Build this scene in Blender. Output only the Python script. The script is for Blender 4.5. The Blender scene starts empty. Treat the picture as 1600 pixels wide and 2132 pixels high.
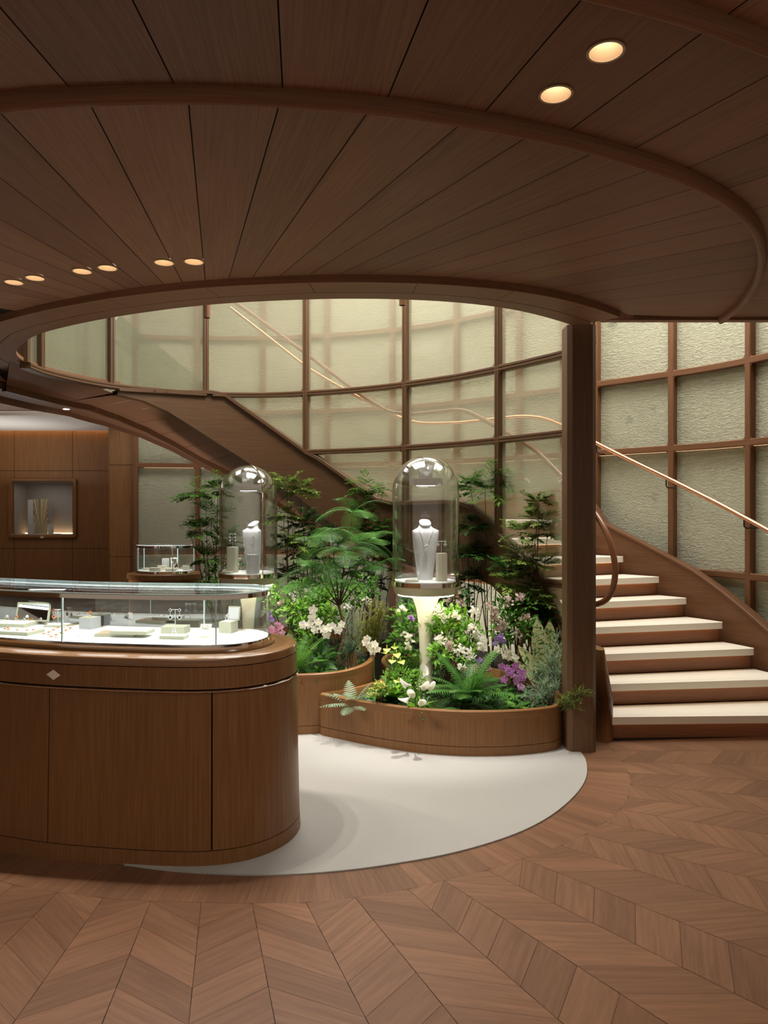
import bpy, bmesh, math, random
import numpy as np
from mathutils import Vector, Matrix, geometry
random.seed(7)
R = math.radians
# ------------------------------------------------------------------ camera
F, HY, EYE = 1550.0, 1058.0, 1.6            # focal length in px of a 1600 wide frame, horizon row, eye height
sc = bpy.context.scene
cd = bpy.data.cameras.new('camera'); cam = bpy.data.objects.new('camera', cd); sc.collection.objects.link(cam)
cam.location = (0, 0, EYE); cam.rotation_euler = (R(90), 0, 0)
cd.sensor_fit = 'HORIZONTAL'; cd.sensor_width = 36; cd.lens = 36 * F / 1600; cd.shift_y = -(1066 - HY) / 1600
cd.clip_start = .05; cd.clip_end = 100
sc.camera = cam
sc.view_settings.view_transform = 'Standard'; sc.view_settings.look = 'None'
sc.view_settings.gamma = 1; sc.view_settings.use_curve_mapping = False
sc.view_settings.exposure = 0.0
# ------------------------------------------------------------------ world
w = bpy.data.worlds.new('world'); sc.world = w; w.use_nodes = True
w.node_tree.nodes['Background'].inputs[0].default_value = (1.0, .80, .62, 1)
w.node_tree.nodes['Background'].inputs[1].default_value = .27
# ------------------------------------------------------------------ lamps of the place and added fill lights
def lamp(name, kind, loc, power, color=(1, .93, .84), size=.1, rot=(0, 0, 0), spot=None, blend=.5, sy=None):
    l = bpy.data.lights.new(name, kind); l.energy = power; l.color = color
    if kind == 'AREA':
        l.size = size
        if sy: l.shape = 'RECTANGLE'; l.size_y = sy
    else: l.shadow_soft_size = size
    if kind == 'SPOT': l.spot_size = R(spot); l.spot_blend = blend
    o = bpy.data.objects.new(name, l); sc.collection.objects.link(o); o.location = loc; o.rotation_euler = rot
    return o
def aim(o, tgt):
    o.rotation_euler = (Vector(tgt) - o.location).to_track_quat('-Z', 'Y').to_euler()
    return o
WARM = (1, .88, .74); NEUT = (1, .95, .88)
lamp('stairwell_light', 'AREA', (-.2, 8.1, 4.95), 120, NEUT, 3.6, sy=1.0)
lamp('stairwell_light', 'AREA', (2.2, 5.9, 4.95), 150, NEUT, 1.3, sy=1.8)
lamp('stairwell_light', 'AREA', (-2.9, 7.4, 4.95), 30, NEUT, .9, sy=1.6)
lamp('well_light', 'AREA', (-.6, 6.0, 4.9), 130, NEUT, 1.6, sy=1.2)
aim(lamp('garden_spot', 'SPOT', (-1.0, 5.4, 4.6), 820, NEUT, .06, spot=36, blend=.8), (-.75, 6.2, .6))
aim(lamp('garden_spot', 'SPOT', (.6, 5.0, 4.6), 820, NEUT, .06, spot=34, blend=.8), (.35, 5.45, .5))
aim(lamp('garden_uplight', 'SPOT', (.75, 7.3, .12), 120, NEUT, .08, spot=110, blend=1), (1.1, 8.4, .7))
aim(lamp('garden_uplight', 'SPOT', (-.9, 8.2, .12), 60, NEUT, .08, spot=110, blend=1), (-.9, 9.4, .9))
aim(lamp('garden_uplight', 'SPOT', (-2.2, 8.2, .12), 30, NEUT, .08, spot=110, blend=1), (-2.4, 9.4, 1.3))
lamp('room_fill', 'AREA', (-1.0, -.4, 2.7), 42, WARM, 3.5, sy=2.0)  # two broad unseen fills standing in for the room's other lamps
lamp('room_fill', 'AREA', (3.4, 2.2, 2.7), 8, WARM, 1.5, sy=2.0)
lamp('left_room_light', 'AREA', (-4.6, 9.0, 2.6), 5, WARM, 1.6, sy=1.0)
lamp('ceiling_bounce_fill', 'AREA', (-4.9, 9.4, 1.9), 9, (1, .97, .93), 1.2, rot=(R(180), 0, 0))  # no fixture here: added to brighten the white ceiling like floor bounce
aim(lamp('garden_uplight', 'SPOT', (-2.75, 7.5, .12), 110, NEUT, .06, spot=75, blend=1), (-2.3, 8.3, 2.5))
aim(lamp('wall_wash', 'AREA', (-3.9, 8.0, 2.6), 3, WARM, .8), (-3.9, 10.4, 1.2))

def ray(x): return (x - 800) / F
def PZ(x, y, Z):                    # the point of height Z seen at pixel x, y
    d = (Z - EYE) * F / (HY - y); return Vector((ray(x) * d, d, Z))
def PD(x, y, d): return Vector((ray(x) * d, d, EYE + (HY - y) / F * d))
# ------------------------------------------------------------------ materials
MAT = {}
def newmat(name):
    m = bpy.data.materials.new(name); m.use_nodes = True; nt = m.node_tree
    return m, nt, nt.nodes['Principled BSDF']
def N(nt, t, **k):
    n = nt.nodes.new(t)
    for a, b in k.items(): setattr(n, a, b)
    return n
def plain(name, col, rough=.5, metal=0, spec=.5, emit=None, es=0, bump=0, bscale=200):
    m, nt, b = newmat(name)
    b.inputs['Base Color'].default_value = (*col, 1); b.inputs['Roughness'].default_value = rough
    b.inputs['Metallic'].default_value = metal; b.inputs['Specular IOR Level'].default_value = spec
    if emit: b.inputs['Emission Color'].default_value = (*emit, 1); b.inputs['Emission Strength'].default_value = es
    if bump:
        n = N(nt, 'ShaderNodeTexNoise'); n.inputs['Scale'].default_value = bscale; n.inputs['Detail'].default_value = 4
        tc = N(nt, 'ShaderNodeTexCoord'); nt.links.new(tc.outputs['Object'], n.inputs['Vector'])
        bp = N(nt, 'ShaderNodeBump'); bp.inputs['Strength'].default_value = bump; bp.inputs['Distance'].default_value = .004
        nt.links.new(n.outputs['Fac'], bp.inputs['Height']); nt.links.new(bp.outputs[0], b.inputs['Normal'])
    MAT[name] = m; return m
def wood(name, c1, c2, rough=.38, gs=(110, 3.0), big=.6, tintamt=.35, spec=.4):
    m, nt, b = newmat(name); L = nt.links
    uv = N(nt, 'ShaderNodeUVMap'); uv.uv_map = 'UVMap'
    mp = N(nt, 'ShaderNodeMapping'); mp.inputs['Scale'].default_value = (gs[0], gs[1], 1); L.new(uv.outputs[0], mp.inputs[0])
    n1 = N(nt, 'ShaderNodeTexNoise'); n1.inputs['Scale'].default_value = 1; n1.inputs['Detail'].default_value = 6; n1.inputs['Roughness'].default_value = .65
    n1.inputs['Distortion'].default_value = .4
    L.new(mp.outputs[0], n1.inputs['Vector'])
    mp2 = N(nt, 'ShaderNodeMapping'); mp2.inputs['Scale'].default_value = (5, .8, 1); L.new(uv.outputs[0], mp2.inputs[0])
    n2 = N(nt, 'ShaderNodeTexNoise'); n2.inputs['Scale'].default_value = 1.4; n2.inputs['Detail'].default_value = 3; L.new(mp2.outputs[0], n2.inputs['Vector'])
    at = N(nt, 'ShaderNodeAttribute'); at.attribute_name = 'tint'
    r = N(nt, 'ShaderNodeMapRange'); r.inputs[1].default_value = .32; r.inputs[2].default_value = .68; L.new(n1.outputs['Fac'], r.inputs[0])
    mx = N(nt, 'ShaderNodeMix', data_type='RGBA'); mx.inputs[6].default_value = (*c1, 1); mx.inputs[7].default_value = (*c2, 1); L.new(r.outputs[0], mx.inputs[0])
    ml = N(nt, 'ShaderNodeMath', operation='MULTIPLY_ADD'); L.new(n2.outputs['Fac'], ml.inputs[0]); ml.inputs[1].default_value = big; ml.inputs[2].default_value = 1 - big / 2
    ml2 = N(nt, 'ShaderNodeMath', operation='MULTIPLY_ADD'); L.new(at.outputs['Fac'], ml2.inputs[0]); ml2.inputs[1].default_value = tintamt; ml2.inputs[2].default_value = 1 - tintamt / 2
    mm = N(nt, 'ShaderNodeMath', operation='MULTIPLY'); L.new(ml.outputs[0], mm.inputs[0]); L.new(ml2.outputs[0], mm.inputs[1])
    sc_ = N(nt, 'ShaderNodeVectorMath', operation='SCALE'); L.new(mx.outputs[2], sc_.inputs[0]); L.new(mm.outputs[0], sc_.inputs['Scale'])
    L.new(sc_.outputs[0], b.inputs['Base Color'])
    b.inputs['Roughness'].default_value = rough; b.inputs['Specular IOR Level'].default_value = spec
    bp = N(nt, 'ShaderNodeBump'); bp.inputs['Strength'].default_value = .12; bp.inputs['Distance'].default_value = .001
    L.new(n1.outputs['Fac'], bp.inputs['Height']); L.new(bp.outputs[0], b.inputs['Normal'])
    MAT[name] = m; return m
def glass(name, tint=(1, 1, 1), pw=4.0, gloss=(1, 1, 1), extra=0.0, rough=0):
    m = bpy.data.materials.new(name); m.use_nodes = True; nt = m.node_tree; nt.nodes.clear(); L = nt.links
    o = N(nt, 'ShaderNodeOutputMaterial'); mx = N(nt, 'ShaderNodeMixShader')
    t = N(nt, 'ShaderNodeBsdfTransparent'); t.inputs[0].default_value = (*tint, 1)
    g = N(nt, 'ShaderNodeBsdfGlossy'); g.inputs['Roughness'].default_value = rough; g.inputs[0].default_value = (*gloss, 1)
    fr = N(nt, 'ShaderNodeLayerWeight'); fr.inputs['Blend'].default_value = .5
    # Schlick-like curve on facing works the same from both sides of a thin pane
    p = N(nt, 'ShaderNodeMath', operation='POWER'); L.new(fr.outputs['Facing'], p.inputs[0]); p.inputs[1].default_value = pw
    a = N(nt, 'ShaderNodeMath', operation='MULTIPLY_ADD'); L.new(p.outputs[0], a.inputs[0]); a.inputs[1].default_value = .9 - extra; a.inputs[2].default_value = .05 + extra
    L.new(a.outputs[0], mx.inputs[0]); L.new(t.outputs[0], mx.inputs[1]); L.new(g.outputs[0], mx.inputs[2]); L.new(mx.outputs[0], o.inputs[0])
    MAT[name] = m; return m
def leafmat(name, c1, c2, rough=.45, trans=.35):
    m, nt, b = newmat(name); L = nt.links
    at = N(nt, 'ShaderNodeAttribute'); at.attribute_name = 'tint'
    mx = N(nt, 'ShaderNodeMix', data_type='RGBA'); mx.inputs[6].default_value = (*c1, 1); mx.inputs[7].default_value = (*c2, 1)
    L.new(at.outputs['Fac'], mx.inputs[0]); L.new(mx.outputs[2], b.inputs['Base Color'])
    b.inputs['Roughness'].default_value = rough; b.inputs['Specular IOR Level'].default_value = .35
    tr = N(nt, 'ShaderNodeBsdfTranslucent'); L.new(mx.outputs[2], tr.inputs[0])
    ms = N(nt, 'ShaderNodeMixShader'); ms.inputs[0].default_value = trans
    L.new(b.outputs[0], ms.inputs[1]); L.new(tr.outputs[0], ms.inputs[2]); L.new(ms.outputs[0], nt.nodes['Material Output'].inputs[0])
    MAT[name] = m; return m
wood('ceiling_wood', (.190, .090, .049), (.280, .139, .079), .5, (130, 2.2), .35, .35, .2)
wood('joinery_wood', (.165, .075, .027), (.250, .120, .046), .36, (120, 2.5), .22, .2, .3)
wood('panel_rail', (.125, .056, .026), (.185, .086, .040), .42, (90, 3), .2, .2, .25)
wood('worktop_wood', (.175, .080, .030), (.265, .128, .050), .2, (120, 2.5), .2, .1, .6)
wood('frame_wood', (.10, .052, .024), (.15, .078, .038), .4, (90, 3), .2, .2)
wood('rail_wood', (.22, .09, .04), (.32, .13, .06), .3, (90, 3), .2, .2)
wood('floor_wood', (.150, .072, .038), (.215, .106, .057), .48, (46, 2.6), .4, .30, .25)
plain('dark_gap', (.012, .007, .004), .9)
plain('chrome', (.86, .80, .74), .06, 1)
plain('mirror', (.9, .9, .9), .02, 1)
plain('gold', (.95, .62, .28), .18, 1)
plain('silver', (.93, .93, .95), .25, .55)
plain('copper', (.72, .34, .2), .28, 1)
plain('iron', (.03, .022, .018), .45, .6)
plain('stone', (.88, .82, .70), .55, bump=.15, bscale=90)
plain('carpet', (.43, .42, .395), .95, spec=.1, bump=.9, bscale=260)
plain('soil', (.022, .014, .009), .95, bump=1, bscale=60)
plain('white_pad', (.80, .80, .78), .8)
plain('grey_suede', (.44, .44, .44), .85)
plain('grey_velvet', (.62, .61, .62), .9)
plain('sage_leather', (.47, .46, .34), .55)
plain('cream_lacquer', (.66, .60, .46), .4)
plain('cream_stem', (.90, .86, .74), .4)
plain('pale_maple', (.92, .86, .70), .4)
plain('white_paint', (.75, .72, .67), .7)
plain('niche_grey', (.28, .26, .25), .7)
plain('red_stone', (.45, .03, .02), .2)
plain('black_stone', (.01, .01, .012), .15)
plain('orange_stone', (.65, .22, .04), .25)
plain('led_warm', (1, .8, .5), .5, emit=(1, .62, .30), es=9)
plain('led_ring', (1, .9, .7), .5, emit=(1, .86, .62), es=34)
plain('led_step', (1, .9, .7), .5, emit=(1, .66, .38), es=3.2)
plain('led_line', (1, .9, .7), .5, emit=(1, .60, .32), es=.8)
plain('led_cool', (1, 1, 1), .5, emit=(.95, .97, 1), es=5)
plain('lamp_lens', (1, 1, 1), .5, emit=(1, .86, .66), es=18)
plain('lamp_cup', (.42, .30, .19), .35)
glass('clear_glass', (.97, .985, .975))
glass('case_glass', (.91, .96, .955), extra=.04)
glass('dome_glass', (.975, .985, .99), 1.9, extra=.05, rough=.025)
glass('screen_glass', (.90, .93, .88), extra=.03)
def meshglass():
    m, nt, b = newmat('mesh_glass'); L = nt.links; o = nt.nodes['Material Output']
    uv = N(nt, 'ShaderNodeUVMap'); uv.uv_map = 'UVMap'; mp = N(nt, 'ShaderNodeMapping'); mp.inputs['Scale'].default_value = (26, 90, 1); L.new(uv.outputs[0], mp.inputs[0])
    n1 = N(nt, 'ShaderNodeTexNoise'); n1.inputs['Scale'].default_value = 1; n1.inputs['Detail'].default_value = 4; L.new(mp.outputs[0], n1.inputs['Vector'])
    bp = N(nt, 'ShaderNodeBump'); bp.inputs['Strength'].default_value = 1; bp.inputs['Distance'].default_value = .014; L.new(n1.outputs['Fac'], bp.inputs['Height'])
    d = N(nt, 'ShaderNodeBsdfDiffuse'); d.inputs[0].default_value = (.62, .60, .44, 1); L.new(bp.outputs[0], d.inputs['Normal'])
    t = N(nt, 'ShaderNodeBsdfTranslucent'); t.inputs[0].default_value = (.66, .64, .47, 1); L.new(bp.outputs[0], t.inputs['Normal'])
    m1 = N(nt, 'ShaderNodeMixShader'); m1.inputs[0].default_value = .6; L.new(d.outputs[0], m1.inputs[1]); L.new(t.outputs[0], m1.inputs[2])
    tr = N(nt, 'ShaderNodeBsdfTransparent'); tr.inputs[0].default_value = (.93, .95, .90, 1)
    m2 = N(nt, 'ShaderNodeMixShader'); m2.inputs[0].default_value = .50; L.new(m1.outputs[0], m2.inputs[1]); L.new(tr.outputs[0], m2.inputs[2])
    g = N(nt, 'ShaderNodeBsdfGlossy'); g.inputs['Roughness'].default_value = .03; m3 = N(nt, 'ShaderNodeMixShader'); m3.inputs[0].default_value = .06
    L.new(m2.outputs[0], m3.inputs[1]); L.new(g.outputs[0], m3.inputs[2]); L.new(m3.outputs[0], o.inputs[0]); MAT['mesh_glass'] = m
meshglass()
glass('green_glass', (.42, .55, .42), extra=.02)
glass('smoked_glass', (.20, .21, .24), extra=.22)
leafmat('leaf_deep', (.022, .085, .014), (.075, .21, .035))
leafmat('leaf_fern', (.035, .13, .02), (.12, .30, .05))
leafmat('leaf_mid', (.05, .16, .02), (.17, .38, .05))
leafmat('leaf_bright', (.07, .22, .015), (.26, .50, .05))
leafmat('leaf_olive', (.09, .16, .025), (.28, .40, .08))
leafmat('leaf_gold', (.22, .26, .03), (.60, .62, .14))
leafmat('leaf_silver', (.12, .22, .12), (.42, .55, .38))
leafmat('leaf_cream', (.32, .42, .16), (.72, .76, .48))
leafmat('petal_white', (.74, .70, .62), (.93, .92, .86), .5, .4)
leafmat('petal_blush', (.46, .33, .30), (.74, .60, .55), .5, .4)
leafmat('petal_pink', (.75, .25, .45), (.92, .55, .68), .5, .4)
leafmat('petal_magenta', (.50, .16, .50), (.78, .42, .76), .5, .4)
leafmat('petal_violet', (.28, .14, .50), (.55, .38, .75), .5, .4)
leafmat('petal_yellow', (.75, .62, .10), (.92, .85, .30), .5, .35)
leafmat('spathe_lime', (.50, .62, .10), (.75, .80, .25), .3, .3)
leafmat('bark', (.05, .03, .018), (.16, .10, .06), .8, 0)
leafmat('root_fibre', (.16, .09, .04), (.42, .26, .13), .8, 0)
def panelmat():
    m, nt, b = newmat('textured_panel'); L = nt.links
    uv = N(nt, 'ShaderNodeUVMap'); uv.uv_map = 'UVMap'
    mp = N(nt, 'ShaderNodeMapping'); mp.inputs['Scale'].default_value = (20, 62, 1); L.new(uv.outputs[0], mp.inputs[0])
    n1 = N(nt, 'ShaderNodeTexNoise'); n1.inputs['Scale'].default_value = 1; n1.inputs['Detail'].default_value = 5; n1.inputs['Distortion'].default_value = 1.0; n1.inputs['Roughness'].default_value = .6
    L.new(mp.outputs[0], n1.inputs['Vector'])
    n3 = N(nt, 'ShaderNodeTexNoise'); n3.inputs['Scale'].default_value = 1.1; n3.inputs['Detail'].default_value = 2; L.new(uv.outputs[0], n3.inputs['Vector'])
    mx = N(nt, 'ShaderNodeMix', data_type='RGBA'); mx.inputs[6].default_value = (.33, .34, .24, 1); mx.inputs[7].default_value = (.47, .45, .32, 1); L.new(n3.outputs['Fac'], mx.inputs[0])
    # darker blossom shapes printed in the sheet
    vo = N(nt, 'ShaderNodeTexVoronoi'); vo.inputs['Scale'].default_value = 3.1; L.new(uv.outputs[0], vo.inputs['Vector'])
    n4 = N(nt, 'ShaderNodeTexNoise'); n4.inputs['Scale'].default_value = 22; L.new(uv.outputs[0], n4.inputs['Vector'])
    ad = N(nt, 'ShaderNodeMath', operation='MULTIPLY_ADD'); L.new(n4.outputs['Fac'], ad.inputs[0]); ad.inputs[1].default_value = .25; L.new(vo.outputs['Distance'], ad.inputs[2])
    cr = N(nt, 'ShaderNodeMapRange'); cr.inputs[1].default_value = .23; cr.inputs[2].default_value = .30; cr.inputs[3].default_value = 1; cr.inputs[4].default_value = 0; L.new(ad.outputs[0], cr.inputs[0])
    n5 = N(nt, 'ShaderNodeTexNoise'); n5.inputs['Scale'].default_value = .9; L.new(uv.outputs[0], n5.inputs['Vector'])
    c5 = N(nt, 'ShaderNodeMapRange'); c5.inputs[1].default_value = .45; c5.inputs[2].default_value = .56; c5.inputs[4].default_value = .62; L.new(n5.outputs['Fac'], c5.inputs[0])
    mu = N(nt, 'ShaderNodeMath', operation='MULTIPLY'); L.new(cr.outputs[0], mu.inputs[0]); L.new(c5.outputs[0], mu.inputs[1])
    m2 = N(nt, 'ShaderNodeMix', data_type='RGBA'); L.new(mu.outputs[0], m2.inputs[0]); L.new(mx.outputs[2], m2.inputs[6]); m2.inputs[7].default_value = (.19, .21, .15, 1)
    L.new(m2.outputs[2], b.inputs['Base Color'])
    b.inputs['Roughness'].default_value = .42; b.inputs['Metallic'].default_value = .15
    bp = N(nt, 'ShaderNodeBump'); bp.inputs['Strength'].default_value = 1; bp.inputs['Distance'].default_value = .028
    L.new(n1.outputs['Fac'], bp.inputs['Height']); L.new(bp.outputs[0], b.inputs['Normal'])
    MAT['textured_panel'] = m
panelmat()
def sunburst():
    m, nt, b = newmat('sunburst_gold'); L = nt.links
    tc = N(nt, 'ShaderNodeTexCoord'); mp = N(nt, 'ShaderNodeMapping'); mp.inputs['Location'].default_value = (0, 0, -.02); L.new(tc.outputs['Object'], mp.inputs[0])
    sp = N(nt, 'ShaderNodeSeparateXYZ'); L.new(mp.outputs[0], sp.inputs[0])
    at = N(nt, 'ShaderNodeMath', operation='ARCTAN2'); L.new(sp.outputs['Z'], at.inputs[0]); L.new(sp.outputs['X'], at.inputs[1])
    n = N(nt, 'ShaderNodeTexNoise', noise_dimensions='1D'); n.inputs['Scale'].default_value = 14; n.inputs['Detail'].default_value = 3; L.new(at.outputs[0], n.inputs['W'])
    mx = N(nt, 'ShaderNodeMix', data_type='RGBA'); mx.inputs[6].default_value = (.30, .22, .10, 1); mx.inputs[7].default_value = (.95, .85, .62, 1)
    r = N(nt, 'ShaderNodeMapRange'); r.inputs[1].default_value = .38; r.inputs[2].default_value = .65; L.new(n.outputs['Fac'], r.inputs[0]); L.new(r.outputs[0], mx.inputs[0])
    L.new(mx.outputs[2], b.inputs['Base Color']); b.inputs['Metallic'].default_value = .6; b.inputs['Roughness'].default_value = .35
    MAT['sunburst_gold'] = m
sunburst()
# ------------------------------------------------------------------ objects
col = sc.collection
def tag(o, label=None, cat=None, group=None, kind=None):
    if label: o['label'] = label
    if cat: o['category'] = cat
    if group: o['group'] = group
    if kind: o['kind'] = kind
    return o
def empty(name, loc=(0, 0, 0), rz=0, label=None, cat=None, group=None, kind=None):
    o = bpy.data.objects.new(name, None); col.objects.link(o); o.location = loc; o.rotation_euler[2] = rz
    o.empty_display_size = .1
    return tag(o, label, cat, group, kind)
class MB:
    def __init__(s): s.v = []; s.f = []; s.uv = []; s.t = []; s.M = None
    def add(s, pts, uv=None, tint=.5):
        i = len(s.v)
        if s.M is not None: pts = [s.M @ Vector(p) for p in pts]
        s.v.extend([tuple(p) for p in pts]); s.f.append(tuple(range(i, i + len(pts))))
        if uv is None:
            a, b, c = Vector(pts[0]), Vector(pts[1]), Vector(pts[2]); n = (b - a).cross(c - a)
            ax, ay, az = abs(n.x), abs(n.y), abs(n.z)
            if az > ax and az > ay: uv = [(p[0], p[1]) for p in pts]
            elif ax > ay: uv = [(p[1], p[2]) for p in pts]
            else: uv = [(p[0], p[2]) for p in pts]
        s.uv.append(uv); s.t.append(tint)
    def mesh(s, verts, faces, tint=.5):
        for f in faces: s.add([verts[k] for k in f], None, tint)
    def swap(s): s.uv = [[(b, a) for a, b in u] for u in s.uv]; return s
    def box(s, c, d, rz=0, tint=.5, taper=1.0):
        cx, cy, cz = c; dx, dy, dz = d[0] / 2, d[1] / 2, d[2] / 2; C, S = math.cos(rz), math.sin(rz)
        vs = []
        for z, k in ((-dz, 1), (dz, taper)):
            for x, y in ((-dx, -dy), (dx, -dy), (dx, dy), (-dx, dy)):
                x *= k; y *= k
                vs.append((cx + C * x - S * y, cy + S * x + C * y, cz + z))
        s.mesh(vs, [(3, 2, 1, 0), (4, 5, 6, 7), (0, 1, 5, 4), (1, 2, 6, 5), (2, 3, 7, 6), (3, 0, 4, 7)], tint)
    def prism(s, outline, z0, z1, tint=.5, caps=True, top=None):
        o2 = top or outline; n = len(outline); L = 0
        for i in range(n):
            a, b = outline[i], outline[(i + 1) % n]; c, d = o2[(i + 1) % n], o2[i]
            l = math.hypot(b[0] - a[0], b[1] - a[1])
            s.add([(a[0], a[1], z0), (b[0], b[1], z0), (c[0], c[1], z1), (d[0], d[1], z1)], [(L, z0), (L + l, z0), (L + l, z1), (L, z1)], tint)
            L += l
        if caps:
            s.add([(p[0], p[1], z1) for p in o2], None, tint); s.add([(p[0], p[1], z0) for p in reversed(outline)], None, tint)
    def sweep(s, path, prof, closed=False, tint=.5):
        # path: list of (pos, side vector, up vector); prof: closed list of (side, up)
        rings = [[p + a * q[0] + b * q[1] for q in prof] for p, a, b in path]; n = len(prof)
        per = [0]
        for k in range(n): per.append(per[-1] + math.hypot(prof[(k + 1) % n][0] - prof[k][0], prof[(k + 1) % n][1] - prof[k][1]))
        L = 0; m = len(rings)
        for i in range(m if closed else m - 1):
            a, b = rings[i], rings[(i + 1) % m]; l = (path[(i + 1) % m][0] - path[i][0]).length
            for k in range(n):
                k2 = (k + 1) % n
                s.add([a[k], a[k2], b[k2], b[k]], [(per[k], L), (per[k + 1], L), (per[k + 1], L + l), (per[k], L + l)], tint)
            L += l
        if not closed: s.add(list(reversed(rings[0])), None, tint); s.add(rings[-1], None, tint)
    def tube(s, pts, r, n=8, tint=.5, closed=False):
        pts = [Vector(p) for p in pts]; m = len(pts); rr = r if isinstance(r, (list, tuple)) else [r] * m
        up = Vector((0, 0, 1)); rings = []
        prev = None
        for i in range(m):
            a = pts[(i - 1) % m] if (closed or i > 0) else pts[i]; b = pts[(i + 1) % m] if (closed or i < m - 1) else pts[i]
            t = (b - a); t = t.normalized() if t.length > 1e-9 else Vector((0, 0, 1))
            if prev is None: side = t.cross(up); side = side.normalized() if side.length > 1e-3 else Vector((1, 0, 0))
            else: side = prev - t * prev.dot(t); side = side.normalized() if side.length > 1e-4 else prev
            prev = side; nb = t.cross(side)
            rings.append([pts[i] + (side * math.cos(2 * math.pi * k / n) + nb * math.sin(2 * math.pi * k / n)) * rr[i] for k in range(n)])
        L = 0
        for i in range(m if closed else m - 1):
            A, B = rings[i], rings[(i + 1) % m]; l = (pts[(i + 1) % m] - pts[i]).length
            for k in range(n):
                k2 = (k + 1) % n; u = 2 * math.pi * rr[i] / n
                s.add([A[k], A[k2], B[k2], B[k]], [(u * k, L), (u * (k + 1), L), (u * (k + 1), L + l), (u * k, L + l)], tint)
            L += l
        if not closed: s.add(list(reversed(rings[0])), None, tint); s.add(rings[-1], None, tint)
    def lathe(s, prof, c=(0, 0, 0), n=48, tint=.5, a0=0, a1=2 * math.pi):
        full = abs(a1 - a0 - 2 * math.pi) < 1e-6
        for i in range(n):
            t0 = a0 + (a1 - a0) * i / n; t1 = a0 + (a1 - a0) * (i + 1) / n
            for j in range(len(prof) - 1):
                (r0, z0), (r1, z1) = prof[j], prof[j + 1]
                P = lambda r, z, t: (c[0] + r * math.cos(t), c[1] + r * math.sin(t), c[2] + z)
                q = [P(r0, z0, t0), P(r0, z0, t1), P(r1, z1, t1), P(r1, z1, t0)]
                uvq = [(r0 * t0, z0), (r0 * t1, z0), (r1 * t1, z1), (r1 * t0, z1)]
                if r0 < 1e-7: q.pop(1); uvq.pop(1)
                elif r1 < 1e-7: q.pop(3); uvq.pop(3)
                s.add(q, uvq, tint)
    def build(s, name, mat, parent=None, smooth=None, weld=True, **tg):
        me = bpy.data.meshes.new(name); me.from_pydata(s.v, [], s.f)
        ul = me.uv_layers.new(name='UVMap'); fl = [c for u in s.uv for p in u for c in p]
        ul.data.foreach_set('uv', fl)
        ca = me.color_attributes.new('tint', 'FLOAT_COLOR', 'CORNER')
        cl = [];
        for f, t in zip(s.f, s.t): cl.extend((t, t, t, 1) * len(f))
        ca.data.foreach_set('color', cl)
        me.materials.append(MAT[mat])
        if weld or smooth:
            bm = bmesh.new(); bm.from_mesh(me); bmesh.ops.remove_doubles(bm, verts=bm.verts, dist=2e-5); bm.to_mesh(me); bm.free()
        if smooth:
            me.polygons.foreach_set('use_smooth', [True] * len(me.polygons)); me.set_sharp_from_angle(angle=R(smooth))
        o = bpy.data.objects.new(name, me); col.objects.link(o)
        if parent is not None: o.parent = parent
        return tag(o, **tg)
def copy_tree(o, parent=None):
    c = o.copy(); col.objects.link(c); c.parent = parent
    for ch in list(o.children): copy_tree(ch, c)
    return c
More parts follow.
